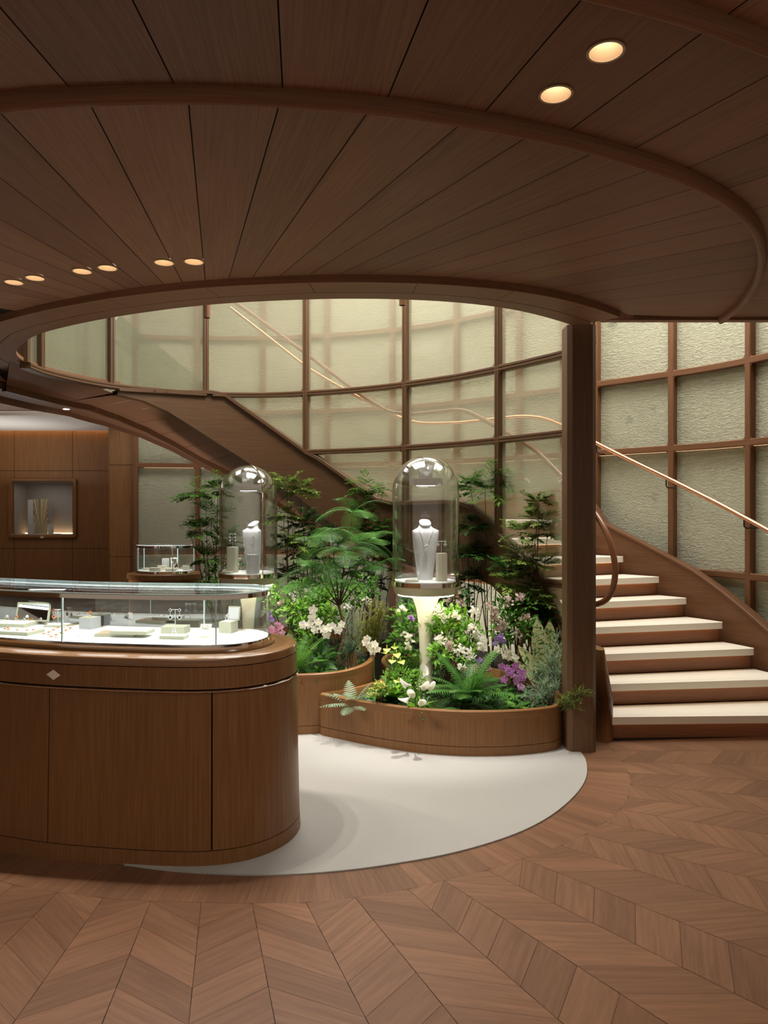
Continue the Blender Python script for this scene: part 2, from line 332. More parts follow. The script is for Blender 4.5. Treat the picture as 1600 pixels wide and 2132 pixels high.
# ------------------------------------------------------------------ plan curves
class Curve:
    def __init__(s, pts, closed=False, n=240, smooth=0):
        P = [np.array(p, float) for p in pts]; m = len(P); d = []
        segs = m if closed else m - 1
        for i in range(segs):
            if closed: a, b, c, e = P[(i - 1) % m], P[i], P[(i + 1) % m], P[(i + 2) % m]
            else: a, b, c, e = P[max(i - 1, 0)], P[i], P[i + 1], P[min(i + 2, m - 1)]
            for k in range(12):
                t = k / 12
                d.append(.5 * ((2 * b) + (c - a) * t + (2 * a - 5 * b + 4 * c - e) * t * t + (3 * b - 3 * c + e - a) * t ** 3))
        d.append(P[0] if closed else P[-1]); d = np.array(d)
        s.closed = closed
        def resample(d):
            l = np.r_[0, np.cumsum(np.hypot(*(d[1:] - d[:-1]).T))]; u = np.linspace(0, l[-1], n + 1)
            return np.c_[np.interp(u, l, d[:, 0]), np.interp(u, l, d[:, 1])], l[-1]
        q, s.len = resample(d)
        for _ in range(smooth):
            if closed:
                c = q[:-1]; c = (np.roll(c, 1, 0) + 2 * c + np.roll(c, -1, 0)) / 4; q = np.vstack([c, c[:1]])
            else: q[1:-1] = (q[:-2] + 2 * q[1:-1] + q[2:]) / 4
        s.q, s.len = resample(q); s.n_ = n
    def at(s, u, off=0):
        if s.closed: u %= s.len
        x = min(max(u / s.len * s.n_, 0), s.n_ - 1e-6); i = int(x); t = x - i
        p = s.q[i] * (1 - t) + s.q[i + 1] * t
        if off:
            nx, ny = s.nrm(u); p = p + np.array((nx, ny)) * off
        return float(p[0]), float(p[1])
    def nrm(s, u):
        e = s.len / s.n_ * 1.5
        if s.closed: a, b = s.at(u - e), s.at(u + e)
        else: a, b = s.at(max(u - e, 0)), s.at(min(u + e, s.len))
        tx, ty = b[0] - a[0], b[1] - a[1]; l = math.hypot(tx, ty); return ty / l, -tx / l
    def hit(s, x, far=True, off=0):
        k = ray(x); r = []
        pts = [s.at(s.len * i / s.n_, off) for i in range(s.n_)] + [s.at(s.len - 1e-5, off)]
        for i in range(s.n_):
            f0 = pts[i][0] - k * pts[i][1]; f1 = pts[i + 1][0] - k * pts[i + 1][1]
            if f0 * f1 <= 0 and f0 != f1:
                t = f0 / (f0 - f1); r.append((pts[i][1] * (1 - t) + pts[i + 1][1] * t, s.len * (i + t) / s.n_))
        if not r: return None
        return (max(r) if far else min(r))[1]
    def near(s, p):
        d = np.hypot(s.q[:, 0] - p[0], s.q[:, 1] - p[1]); return s.len * int(d.argmin()) / s.n_
    def outline(s, off=0, n=96): return [s.at(s.len * i / n, off) for i in range(n)]
WELL = Curve([(-2.83,5.72),(-2.57,5.33),(-2.30,5.04),(-1.72,4.66),(-1.06,4.37),(-.45,4.25),(0,4.24),(.42,4.31),(.80,4.48),(1.16,4.78),
              (1.38,5.05),(1.45,5.33),(1.38,5.62),(1.19,5.93),(.97,6.25),(.65,6.65),(.2,7.05),(-.26,7.36),(-.79,7.6),(-1.3,7.72),(-1.78,7.66),
              (-2.34,7.38),(-2.70,7.0),(-2.90,6.5),(-2.93,6.1)], True, 300, 6)
C1 = Curve([(3.22,4.6),(3.2,5.1),(3.08,5.6),(2.86,6.15),(2.55,6.6),(2.05,7.1),(1.3,7.8),(.5,8.4),(-.4,8.8),(-1.3,8.98),(-2.0,8.95),(-2.6,8.72),(-3.02,8.3),(-3.28,7.6),(-3.4,6.7)], False, 240, 4)
WALL = Curve([(3.75,3.6),(3.55,4.6),(3.36,5.2),(3.14,5.8),(2.86,6.4),(2.5,6.85),(2.13,7.25),(1.45,8.0),(.6,8.75),(-.35,9.2),(-1.3,9.42),(-2.3,9.45),(-3.12,9.35)], False, 240, 3)
CASE = Curve([(-2.9,4.16),(-2.4,3.90),(-1.91,3.69),(-1.53,3.565),(-1.17,3.5),(-.9,3.472),(-.745,3.488),(-.64,3.555),(-.582,3.68),(-.60,3.82),(-.70,3.92),(-.9,3.965),(-1.28,4.0),(-1.69,4.09),(-2.21,4.28),(-2.7,4.53),(-3.1,4.78),(-3.34,4.72),(-3.26,4.42)], True, 300, 3)
BORD = Curve([(-2.9,3.9),(-2.5,3.6),(-2.1,3.38),(-1.65,3.19),(-1.36,3.1),(-1.15,3.055),(-.95,3.03),(-.742,3.02),(-.534,3.015),(-.316,3.02),(-.119,3.06),(.101,3.125),(.26,3.2),(.456,3.29),(.634,3.40),(.841,3.53),(1.06,3.72),(1.25,3.95),(1.39,4.2),(1.475,4.48),(1.51,4.8),(1.50,5.15)], False, 240, 3)
CARPET = Curve([(-2.3,3.95),(-1.8,3.62),(-1.4,3.42),(-1.0,3.29),(-.67,3.245),(-.45,3.238),(-.21,3.27),(0,3.325),(.31,3.44),(.61,3.62),(.83,3.82),(1.02,4.07),(1.17,4.34),(1.26,4.62),(1.285,4.9),(1.2,5.5),(.6,6.2),(-.4,6.8),(-1.5,7),(-2.4,6.5),(-2.7,5.6),(-2.65,4.6)], True, 300, 2)
TRIM = Curve([(-3.05,3.9),(-2.65,3.2),(-2.1,2.66),(-1.62,2.37),(-1.14,2.22),(-.9,2.19),(-.59,2.175),(-.28,2.195),(0,2.24),(.29,2.32),(.55,2.415),(.81,2.54),(1.04,2.675),(1.26,2.84),(1.45,3.02),(1.63,3.25),(1.83,3.60),(2.0,4.0),(2.12,4.42),(2.17,4.80)], False, 240, 3)
ZC, ZR = 2.825, 2.785                        # ceiling and rim heights
def interpS(curve, lst, far=True, off=0):
    a = []
    for x, y in lst:
        s = curve.hit(x, far, off)
        if s is None: continue
        d = curve.at(s, off)[1]; a.append((s, EYE + (HY - y) / F * d))
    a.sort(); return np.array(a)
# ================================================================== FLOOR
def plank(mb, q, axis, z=0, g=.0007):
    c = [sum(p[0] for p in q) / len(q), sum(p[1] for p in q) / len(q)]
    t = random.random(); ou, ov = random.random() * 9, random.random() * 9
    l = math.hypot(*axis); ax = (axis[0] / l, axis[1] / l); pts = []; uv = []
    for p in q:
        dx, dy = p[0] - c[0], p[1] - c[1]; m = max(math.hypot(dx, dy), 1e-6); k = max(1 - g * 2 / m, .2)
        x, y = c[0] + dx * k, c[1] + dy * k; pts.append((x, y, z)); uv.append((x * -ax[1] + y * ax[0] + ou, x * ax[0] + y * ax[1] + ov))
    if len(q) > 2:
        ar = sum(pts[i][0] * pts[(i + 1) % len(pts)][1] - pts[(i + 1) % len(pts)][0] * pts[i][1] for i in range(len(pts)))
        if ar < 0: pts.reverse(); uv.reverse()
    mb.add(pts, uv, t)
fl = MB()
u = 0
while u < BORD.len - .075:
    a, b = BORD.at(u), BORD.at(u + .073); c, d = BORD.at(u + .073, -.27), BORD.at(u, -.27)
    plank(fl, [a, b, c, d], BORD.nrm(u)); u += .073
seam = [((-1.36,3.1),-5),((-1.153,3.055),0),((-.95,3.03),5.9),((-.742,3.02),10.8),((-.534,3.015),15.6),((-.316,3.02),20.7),((-.119,3.06),24.9),((.101,3.125),29.2),((.26,3.2),34.8),((.456,3.29),40),((.634,3.40),44.5),((.841,3.53),49)]
s0 = BORD.near((.841, 3.53)); ang = 49
while s0 < BORD.len - .2:
    s0 += .2; ang += 5.2; seam.append((BORD.at(s0), ang))
s0 = BORD.near((-1.36, 3.1)); ang = -5
while s0 > .25:
    s0 -= .22; ang -= 6; seam.insert(0, (BORD.at(s0), ang))
i0 = [i for i, q in enumerate(seam) if q[1] == 5.9][0]
ST = .182
for i in range(len(seam) - 1):
    A, B = seam[i], seam[i + 1]
    fa = lambda t: (A[0][0] + math.sin(R(A[1])) * t, A[0][1] - math.cos(R(A[1])) * t)
    fb = lambda t: (B[0][0] + math.sin(R(B[1])) * t, B[0][1] - math.cos(R(B[1])) * t)
    odd = (i - i0) % 2 == 0           # left seam carries the far ends
    for k in range(-1, 20):
        da, db = (0, ST) if odd else (ST, 0)
        a0, a1, b0, b1 = k * ST + da, (k + 1) * ST + da, k * ST + db, (k + 1) * ST + db
        a0, a1, b0, b1 = max(a0, 0), max(a1, 0), max(b0, 0), max(b1, 0)
        if a1 == 0 and b1 == 0: continue
        q = [fa(a0), fb(b0)]
        if b1 > b0: q.append(fb(b1))
        if a1 > a0: q.append(fa(a1))
        if len(q) < 3: continue
        m0, m1 = fa((a0 + a1) / 2), fb((b0 + b1) / 2)
        plank(fl, q, (m1[0] - m0[0], m1[1] - m0[1]))
# plain oak planks in the rest of the room
def in_zone(x, y):
    if y > 5.25 and -4 < x < 3.6: return False
    return not (x > -3.0 and y < 5.3)
for i in range(-16, 1):
    for j in range(0, 26):
        x0, y0 = -3.2 + i * .2, -1 + j * .5 + (i % 2) * .25
        if x0 < -3.15: plank(fl, [(x0, y0), (x0 + .2, y0), (x0 + .2, y0 + .5), (x0, y0 + .5)], (0, 1), z=-.001)
fo = fl.build('floor', 'floor_wood', weld=False, kind='structure')
sb_ = MB(); sb_.box((-.5, 5, -.03), (9, 13, .05)); sb_.build('floor_underlay', 'dark_gap', fo)
cp = MB(); cp.prism(CARPET.outline(0, 150), -.002, .007); cp.build('carpet', 'carpet', smooth=40, label='pale cream carpet with a curved edge in front of the planters', cat='carpet')
# ================================================================== CEILING
LI = [((0,370),(325,607)),((11,235),(362,602)),((197,225),(402,598)),((391,223),(443,595)),((586,230),(490,591)),((770,243),(540,588)),((943,265),(591,586)),((1100,291),(646,584)),
      ((1235,322),(707,582)),((1342,356),(765,582)),((1432,394),(840,583)),((1500,427),(912,587)),((1545,465),(995,592)),((1572,497),(1065,600)),((1582,530),(1120,609)),((1580,558),(1180,620)),((1552,600),(1235,630))]
LL = [((0,647),(62,654)),((0,636),(85,648)),((0,622),(110,641)),((0,607),(139,635.7)),((0,589),(166,630)),((0,570),(193,624)),((0,542),(222,620)),((0,507),(259,614)),((0,452),(291,610))]
LO = [((60,0),(165,208)),((355,0),(383,208)),((648,0),(600,211)),((945,0),(808,228)),((1215,28),(995,255)),((1436,84),(1158,287)),((1600,150),(1295,325)),((1600,273),(1403,362)),((1600,350),(1488,403)),((1600,425),(1545,443))]
DLS = [(1262,106),(1158,195),(29,587),(73,578),(171,564),(224,557),(342,546),(404,544)]
DLP = [PZ(x, y, ZC) for x, y in DLS]
HR = .047
ROUT = .33
def rim_out(u): return WELL.at(u, ROUT)
def panel(mb, outline, axis):
    t = random.random(); ou = random.random() * 7; l = math.hypot(*axis); ax = (axis[0] / l, axis[1] / l)
    U = lambda p: (p[0] * -ax[1] + p[1] * ax[0] + ou, p[0] * ax[0] + p[1] * ax[1] + ou)
    def inside(p):
        r = False; n = len(outline)
        for i in range(n):
            a, b = outline[i], outline[(i + 1) % n]
            if (a[1] > p[1]) != (b[1] > p[1]) and p[0] < (b[0] - a[0]) * (p[1] - a[1]) / (b[1] - a[1]) + a[0]: r = not r
        return r
    holes = [c for c in DLP if inside(c)]
    if not holes:
        mb.add([(p[0], p[1], ZC) for p in outline], [U(p) for p in outline], t); return
    vs = [Vector((p[0], p[1])) for p in outline]; n = len(vs); ed = [(i, (i + 1) % n) for i in range(n)]
    for c in holes:
        b = len(vs); vs += [Vector((c.x + HR * math.cos(a * math.pi / 14), c.y + HR * math.sin(a * math.pi / 14))) for a in range(28)]
        ed += [(b + k, b + (k + 1) % 28) for k in range(28)]
    rv, re, rf, *_ = geometry.delaunay_2d_cdt(vs, ed, [], 0, 1e-6)
    for f in rf:
        cx = sum(rv[k].x for k in f) / len(f); cy = sum(rv[k].y for k in f) / len(f)
        if any(math.hypot(cx - c.x, cy - c.y) < HR * .995 for c in holes) or not inside((cx, cy)): continue
        mb.add([(rv[k].x, rv[k].y, ZC) for k in f], [U(rv[k]) for k in f], t)
def lines_to_s(lines):
    r = []
    for (a, b) in lines:
        A, B = PZ(*a, ZC), PZ(*b, ZC); r.append((A, B))
    return r
def strip(mb, L, ca, cb, offa=0, offb=0):
    # L: list of (s on curve a, s on curve b)
    for (a0, b0), (a1, b1) in zip(L[:-1], L[1:]):
        n = 6; g = .0022
        PA = [ca(a0 + (a1 - a0) * k / n) for k in range(n + 1)]; PB = [cb(b0 + (b1 - b0) * k / n) for k in range(n + 1)]
        def inset(p, q, g):
            l = math.hypot(q[0] - p[0], q[1] - p[1]); k = min(g / max(l, 1e-5), .4); return (p[0] + (q[0] - p[0]) * k, p[1] + (q[1] - p[1]) * k)
        PA[0] = inset(PA[0], PA[1], g); PA[-1] = inset(PA[-1], PA[-2], g); PB[0] = inset(PB[0], PB[1], g); PB[-1] = inset(PB[-1], PB[-2], g)
        o = PA + PB[::-1]; m = ((PB[3][0] - PA[3][0]), (PB[3][1] - PA[3][1]))
        panel(mb, o, m)
def ext_to(curve, A, B):            # s on curve where the line B->A extended meets it
    best = None
    for i in range(241):
        s = curve.len * i / 240; p = curve.at(s); d = abs((p[0] - B[0]) * (A[1] - B[1]) - (p[1] - B[1]) * (A[0] - B[0])) / math.hypot(A[0] - B[0], A[1] - B[1])
        fw = (p[0] - B[0]) * (A[0] - B[0]) + (p[1] - B[1]) * (A[1] - B[1])
        if fw > 0 and (best is None or d < best[0]): best = (d, s)
    return best[1]
ce = MB()
q0 = np.array([WELL.at(WELL.len * i / 600, ROUT) for i in range(600)])
def nearR(p):
    d = np.hypot(q0[:, 0] - p[0], q0[:, 1] - p[1]); s = WELL.len * int(d.argmin()) / 600
    return s - WELL.len if s > WELL.len * .8 else s
ring = []
for A, B in lines_to_s(LL): ring.append((ext_to(TRIM, A, B), nearR(B)))
for A, B in lines_to_s(LI): ring.append((ext_to(TRIM, A, B), nearR(B)))
ring.append((TRIM.len - .001, nearR((1.56, 4.72))))
# to the left of the picture the ring simply goes on
a_, b_ = ring[0]; pre = []
k = 0
while a_ > .35 and k < 6: a_ -= .25; b_ -= .22; pre.insert(0, (a_, b_)); k += 1
ring = pre + ring
strip(ce, ring, lambda s: TRIM.at(s), rim_out)
T2 = lambda s: TRIM.at(s, .60)
outer = []
for A, B in lines_to_s(LO): outer.append((TRIM.near(B), TRIM.near(B)))
g0 = outer[0][0]
while g0 > .4: g0 -= .36; outer.insert(0, (g0, g0))
for s_ in (TRIM.len - .75, TRIM.len - .40, TRIM.len - .001): outer.append((s_, s_))
outer = sorted(set(outer))
strip(ce, outer, lambda s: TRIM.at(s, .0), lambda s: TRIM.at(s, .62))
far_ = outer[::1]
strip(ce, far_, lambda s: TRIM.at(s, .62), lambda s: TRIM.at(s, 3.6))
co = ce.build('ceiling', 'ceiling_wood', weld=False, kind='structure')
bk = MB()
vs = [Vector(p) for p in ([(-6, -2), (6, -2), (6, 4.78), (1.62, 4.80), (1.55, 4.70)] + [WELL.at(s, .05) for s in np.linspace(WELL.near((1.16,4.78)), WELL.near((-2.83,5.72)) - (WELL.len if WELL.near((-2.83,5.72)) > 1 else 0), 50)] + [(-3.3, 6.9), (-3.4, 7.5), (-6, 7.5)])]
holes_e = [(i, (i + 1) % len(vs)) for i in range(len(vs))]; base_n = len(vs)
for c in DLP:
    b = len(vs); vs += [Vector((c.x + HR * 1.02 * math.cos(a * math.pi / 14), c.y + HR * 1.02 * math.sin(a * math.pi / 14))) for a in range(28)]; holes_e += [(b + k, b + (k + 1) % 28) for k in range(28)]
rv, re, rf, *_ = geometry.delaunay_2d_cdt(vs, holes_e, [], 0, 1e-6)
def inpoly(p, poly):
    r = False; n = len(poly)
    for i in range(n):
        a, b = poly[i], poly[(i + 1) % n]
        if (a[1] > p[1]) != (b[1] > p[1]) and p[0] < (b[0] - a[0]) * (p[1] - a[1]) / (b[1] - a[1]) + a[0]: r = not r
    return r
for f in rf:
    cx = sum(rv[k].x for k in f) / len(f); cy = sum(rv[k].y for k in f) / len(f)
    if inpoly((cx, cy), [(v.x, v.y) for v in vs[:base_n]]) and not any(math.hypot(cx - c.x, cy - c.y) < HR for c in DLP):
        bk.add([(rv[k].x, rv[k].y, ZC + .012) for k in f])
bk.build('ceiling_void', 'dark_gap', co)
def pathZ(curve, u0, u1, off, z, n=90):
    r = []
    for i in range(n + 1):
        u = u0 + (u1 - u0) * i / n; p = curve.at(u, off); nx, ny = curve.nrm(u)
        zz = z(u) if callable(z) else z
        r.append((Vector((p[0], p[1], zz)), Vector((nx, ny, 0)), Vector((0, 0, 1))))
    return r
half = [(-.022, .02), (-.022, -.02), (-.016, -.034), (-.004, -.040), (.008, -.036), (.018, -.022), (.022, -.004), (.022, .02)]
m = MB(); m.sweep(pathZ(TRIM, .02, TRIM.len - .02, 0, ZC - .004, 140), half); m.build('trim_1', 'ceiling_wood', smooth=45, kind='structure')
m = MB(); m.sweep(pathZ(TRIM, .02, TRIM.len - .02, .62, ZC - .004, 140), half); m.build('trim_2', 'ceiling_wood', smooth=45, kind='structure')
# the rim of the round opening: outer fascia, outer soffit, inner band
sR0 = WELL.near((1.24, 4.86)); sL1 = WELL.hit(250) - WELL.len
rim = MB()
rim.sweep(pathZ(WELL, sL1, sR0, 0, 0, 150), [(.145, ZR), (.145, ZR + .05), (ROUT, ZR + .05), (ROUT, ZR)])
rim.build('trim_3', 'ceiling_wood', smooth=35, kind='structure')
# joints across the soffit
rim = MB()
rim.sweep(pathZ(WELL, sL1, sR0, 0, 0, 150), [(.0, ZR + .006), (.0, ZR + .036), (.139, ZR + .036), (.139, ZR - .0)])
rim.build('trim_4', 'ceiling_wood', smooth=35, kind='structure')
j = MB()
for x, y in [(238,629),(92,657),(430,602),(648,597),(862,600),(1065,611),(1210,640)]:
    p = PZ(x, y, ZR); s_ = nearR(p); a, b = WELL.at(s_, .15), WELL.at(s_, ROUT - .004)
    d = Vector((a[0] - b[0], a[1] - b[1], 0)).normalized(); n_ = Vector((-d.y, d.x, 0)) * .0016
    A, B = Vector((*a, ZR - .0004)), Vector((*b, ZR - .0004)); j.add([A - n_, A + n_, B + n_, B - n_])
j.build('soffit_joints', 'dark_gap', co)
# straight end of the ceiling towards the stair void
m = MB(); m.box((4.0, 4.81, ZC + .02), (5.2, .06, .075)); m.build('trim_5', 'ceiling_wood', kind='structure')
m = MB(); m.box((4.1, 4.81, ZC + .42), (5.0, .05, .72)); m.build('trim_6', 'ceiling_wood', kind='structure')
# downlights
for i, (c, q) in enumerate(zip(DLP, DLS)):
    lab = ['brass-rimmed downlight nearest the top right corner of the ceiling', 'brass-rimmed downlight just inside the top right one', 'lit ceiling downlight at the far left edge', 'second lit ceiling downlight from the left edge', 'left lamp of the middle pair of ceiling downlights', 'right lamp of the middle pair of ceiling downlights', 'left lamp of the ceiling pair above the glass counter end', 'rightmost of the six small ceiling downlights on the left'][i]
    t = empty('downlight', c, 0, lab, 'ceiling light', 'downlights in the wooden ceiling')
    a = MB(); a.lathe([(HR + .004, -.001), (HR + .004, -.004), (HR - .003, -.004), (HR - .003, 0), (HR * .62, .05)], n=32); a.build('cup', 'lamp_cup', t, 50)
    a = MB(); a.lathe([(0, .0495), (HR * .62, .0495)], n=24); a.build('lens', 'lamp_lens', t)
    lamp('downlight_beam', 'SPOT', (c.x, c.y, ZC - .003), (22, 22, 34, 34, 34, 34, 60, 60)[i], (1, .92, .82), .02, spot=105, blend=.25)
# ================================================================== STAIR
ssT = [(1175,1330),(1170,1300),(1125,1208),(1080,1150),(1040,1114),(1017,1086),(983,1057),(958,1048),(930,1047),(820,1050),(790,1043),(740,1010),(665,957),(640,944),(467,824),(440,819),(240,812)]
ssB = [(1175,1500),(1130,1400),(1100,1335),(1058,1259),(1045,1240),(1024,1219),(997,1206),(960,1197),(900,1192),(850,1176),(760,1128),(685,1086),(658,1064),(577,1003),(497,950),(400,888),(350,857),(300,834),(250,822)]
aT = interpS(WELL, ssT); aB = interpS(WELL, ssB)
sE = WELL.near((1.45, 5.25)); aT = np.vstack([[sE, .35], aT]); aB = np.vstack([[sE, .0], aB])
stT = lambda s: float(np.interp(s, aT[:, 0], aT[:, 1])); stB = lambda s: float(max(np.interp(s, aB[:, 0], aB[:, 1]), 0))
stair = empty('staircase', (2.2, 5.3, 0), 0, 'curved staircase with cream stone treads winding up behind the glass screen', 'staircase')
SI = Matrix.Translation((-2.2, -5.3, 0))
def sbuild(mb, *a, **k):
    o = mb.build(*a, parent=stair, **k); o.matrix_parent_inverse = SI; return o
sEnd = WELL.hit(245)
m = MB(); n = 170
for i in range(n):
    u0, u1 = sE + (sEnd - sE) * i / n, sE + (sEnd - sE) * (i + 1) / n; T = .10
    a, b, c, d = WELL.at(u0), WELL.at(u1), WELL.at(u0, T), WELL.at(u1, T)
    b0, b1, t0, t1 = stB(u0), stB(u1), stT(u0), stT(u1)
    m.add([(*a, b0), (*b, b1), (*b, t1), (*a, t0)], [(b0, u0), (b1, u1), (t1, u1), (t0, u0)])
    m.add([(*d, b1), (*c, b0), (*c, t0), (*d, t1)], [(b1, u1), (b0, u0), (t0, u0), (t1, u1)])
    m.add([(*c, b0), (*d, b1), (*b, b1), (*a, b0)], [(0, u0), (0, u1), (.1, u1), (.1, u0)])
    m.add([(*a, t0), (*b, t1), (*d, t1), (*c, t0)], [(0, u0), (0, u1), (.1, u1), (.1, u0)])
sbuild(m, 'inner_stringer', 'frame_wood', smooth=30)
# rounded start of the inner stringer at the foot
m = MB(); pr = []
cx, cy = WELL.at(sE, .05)
for k in range(28):
    a = 2 * math.pi * k / 28; pr.append((cx + .03 + .075 * math.cos(a), cy - .02 + .13 * math.sin(a)))
prt = [(p[0] * .5 + (cx) * .5, p[1] * .75 + (cy + .08) * .25) for p in pr]
m.prism(pr, 0, .28, caps=False); m.prism(pr, .28, .62, top=prt); sbuild(m, 'newel_foot', 'joinery_wood', smooth=50)
# treads
NT1 = 9; RISE = .165
inn = [WELL.at(sE - .10, .12), WELL.at(sE + .12, .12)]
sA = sE - .06; sL = WELL.hit(958)
s_in = [sA + (sL - sA) * k / 8 for k in range(9)]
c_out = [C1.near(p) for p in [(3.2, 5.22), (3.12, 5.6), (3.03, 5.91), (2.89, 6.23), (2.71, 6.50), (2.50, 6.70), (2.27, 6.93), (2.02, 7.15), (1.75, 7.4)]]
s_l2 = WELL.hit(815); s_top = WELL.hit(372)
c_l2 = C1.near((.35, 8.5)); c_top = C1.near((-2.8, 8.55))
s_in += [s_l2 + (s_top - s_l2) * k / 8 for k in range(9)]; c_out += [c_l2 + (c_top - c_l2) * k / 8 for k in range(9)]
s_in.append(WELL.hit(250)); c_out.append(C1.near((-3.2, 7.9)))
for k in range(17):
    z = RISE * (k + 1); u0, u1, v0, v1 = s_in[k], s_in[k + 1], c_out[k], c_out[k + 1]
    nn = 10 if k in (8, 17) else 3; fr = -.03
    I = [WELL.at(u0 + (u1 - u0) * t / nn, .125) for t in range(nn + 1)]; O = [C1.at(v0 + (v1 - v0) * t / nn, -.05) for t in range(nn + 1)]
    # push the front edge forward as a nosing, the back a little under the next tread
    dx, dy = O[0][0] - I[0][0], O[0][1] - I[0][1]; l = math.hypot(dx, dy); fx, fy = dy / l * .03, -dx / l * .03
    if k > 0 and k != 17 or True:
        I2 = [(I[0][0] + fx, I[0][1] + fy)] + I[1:]; O2 = [(O[0][0] + fx, O[0][1] + fy)] + O[1:]
    ol = I2[::-1] + O2 if False else I2[::-1] + O2
    # rounded outer front corner
    e = Vector((dx / l, dy / l)); f = Vector((fx, fy)).normalized(); c = Vector(O2[0]); rr = .03
    arc = [c - e * rr * (1 - math.sin(a)) - f * rr * (1 - math.cos(a)) for a in [R(q) for q in (0, 30, 60, 90)]]
    ol = [p for p in I2[::-1]] + [(p.x, p.y) for p in arc] + O2[1:]
    mb = MB(); mb.prism(ol, z - .052, z)
    sbuild(mb, 'tread', 'stone', smooth=40)
    mb = MB()
    gx, gy = -fx * 1.2, -fy * 1.2
    a0, a1 = Vector((I[0][0] + gx, I[0][1] + gy)), Vector((O[0][0] + gx, O[0][1] + gy))
    b0, b1 = a0 - Vector((fx, fy)) * .8, a1 - Vector((fx, fy)) * .8
    mb.prism([tuple(a0), tuple(a1), tuple(b1), tuple(b0)], z - RISE, z - .052)
    for f_i in range(4): mb.uv[f_i] = [(q[1], q[0]) for q in mb.uv[f_i]]
    rs = sbuild(mb, 'riser', 'rail_wood')
    if k < 9:
        g0, g1 = Vector(O2[0]) - e * .05 + (Vector(O2[-1]) - Vector(O2[0])).normalized() * .055, Vector(I2[0]) + e * .03 + (Vector(I2[-1]) - Vector(I2[0])).normalized() * .05
        w_ = Vector((fx, fy)) * .05; mb = MB(); mb.add([(*g0, z + .0005), (*(g0 - w_), z + .0005), (*(g1 - w_), z + .0005), (*(g1), z + .0005)]); sbuild(mb, 'tread_inlay', 'sage_leather')
        mb = MB(); h0, h1 = a0 + Vector((fx, fy)) * .25, a1 + Vector((fx, fy)) * .25
        d = (h1 - h0) * .03; h0 += d; h1 -= d; q = Vector((fx, fy)) * .25
        mb.prism([tuple(h0), tuple(h1), tuple(h1 - q), tuple(h0 - q)], z - .058, z - .0525); o = mb.build('light_strip', 'led_step', rs)
# outer stringer
osT = interpS(C1, [(1700,1420),(1600,1316),(1500,1232),(1441,1190),(1350,1141),(1254,1091)])
zq = [(c_out[k], RISE * (k + 1) + .30) for k in range(7, 9)] + [(c_out[8] + .25, 1.74), (c_out[9] - .1, 1.56)] + [(c_out[k], RISE * (k + 1) - .02) for k in range(9, 17)] + [(c_out[16] + .05, 2.74), (C1.len, 2.745)]; zq[1] = (c_out[8], 1.78)
oT = np.vstack([[0, -.1], osT, np.array(zq)]); oT = oT[oT[:, 0].argsort()]
osB = interpS(C1, [(190,843),(248,864),(306,889),(360,917),(422,953),(477,980),(588,1050),(658,1100)])
oB = np.vstack([[0, 0], [c_out[4], 0], [c_out[6], .42], [c_out[8], .80], [c_out[9] + .1, .90], osB]); oB = oB[oB[:, 0].argsort()]
foB = lambda s: float(np.interp(s, oB[:, 0], oB[:, 1])); foT = lambda s: float(max(np.interp(s, oT[:, 0], oT[:, 1]), 0.02))
m = MB(); n = 150
e0, e1 = .35, C1.len - .001
for i in range(n):
    u0, u1 = e0 + (e1 - e0) * i / n, e0 + (e1 - e0) * (i + 1) / n
    a, b, c, d = C1.at(u0), C1.at(u1), C1.at(u0, .045), C1.at(u1, .045); b0, b1, t0, t1 = foB(u0), foB(u1), foT(u0), foT(u1)
    b0 -= .06 if b0 > .05 else 0; b1 -= .06 if b1 > .05 else 0
    m.add([(*a, b0), (*b, b1), (*b, t1), (*a, t0)], [(b0, u0), (b1, u1), (t1, u1), (t0, u0)])
    m.add([(*d, b1), (*c, b0), (*c, t0), (*d, t1)], [(b1, u1), (b0, u0), (t0, u0), (t1, u1)])
    m.add([(*c, b0), (*d, b1), (*b, b1), (*a, b0)], [(0, u0), (0, u1), (.1, u1), (.1, u0)])
    m.add([(*a, t0), (*b, t1), (*d, t1), (*c, t0)], [(0, u0), (0, u1), (.1, u1), (.1, u0)])
sbuild(m, 'outer_stringer', 'panel_rail', smooth=30)
m = MB()
capz = [(Vector((*C1.at(u, .022), foT(u) + .012)), Vector((*C1.nrm(u), 0)), Vector((0, 0, 1))) for u in np.linspace(e0, c_out[16], 110)]
m.sweep(capz, [(-.035, -.012), (-.035, .006), (-.025, .014), (.05, .014), (.05, -.012)]); sbuild(m, 'stringer_cap', 'panel_rail', smooth=40)
# soffit with panel joints
sof = MB(); NP = 26
uS = np.linspace(sE + .3, sEnd, NP + 1); cS = [float(np.interp(u, s_in, c_out)) for u in uS]
cS[-1] = C1.near((-3.22, 7.7))
for i in range(NP):
    t = random.random()
    for k in range(4):
        fa, fb = k / 4, (k + 1) / 4
        if k == 0: fa += .008
        if k == 3: fb -= .008
        ua, ub = uS[i] + (uS[i + 1] - uS[i]) * fa, uS[i] + (uS[i + 1] - uS[i]) * fb; va, vb = cS[i] + (cS[i + 1] - cS[i]) * fa, cS[i] + (cS[i + 1] - cS[i]) * fb
        A, B, C, D = (*WELL.at(ua, .1), stB(ua) + .004), (*WELL.at(ub, .1), stB(ub) + .004), (*C1.at(vb), foB(vb)), (*C1.at(va), foB(va))
        sof.add([A, B, C, D], [(ua, 0), (ub, 0), (vb, 1.3), (va, 1.3)], t)
sbuild(sof, 'soffit', 'ceiling_wood', smooth=40)
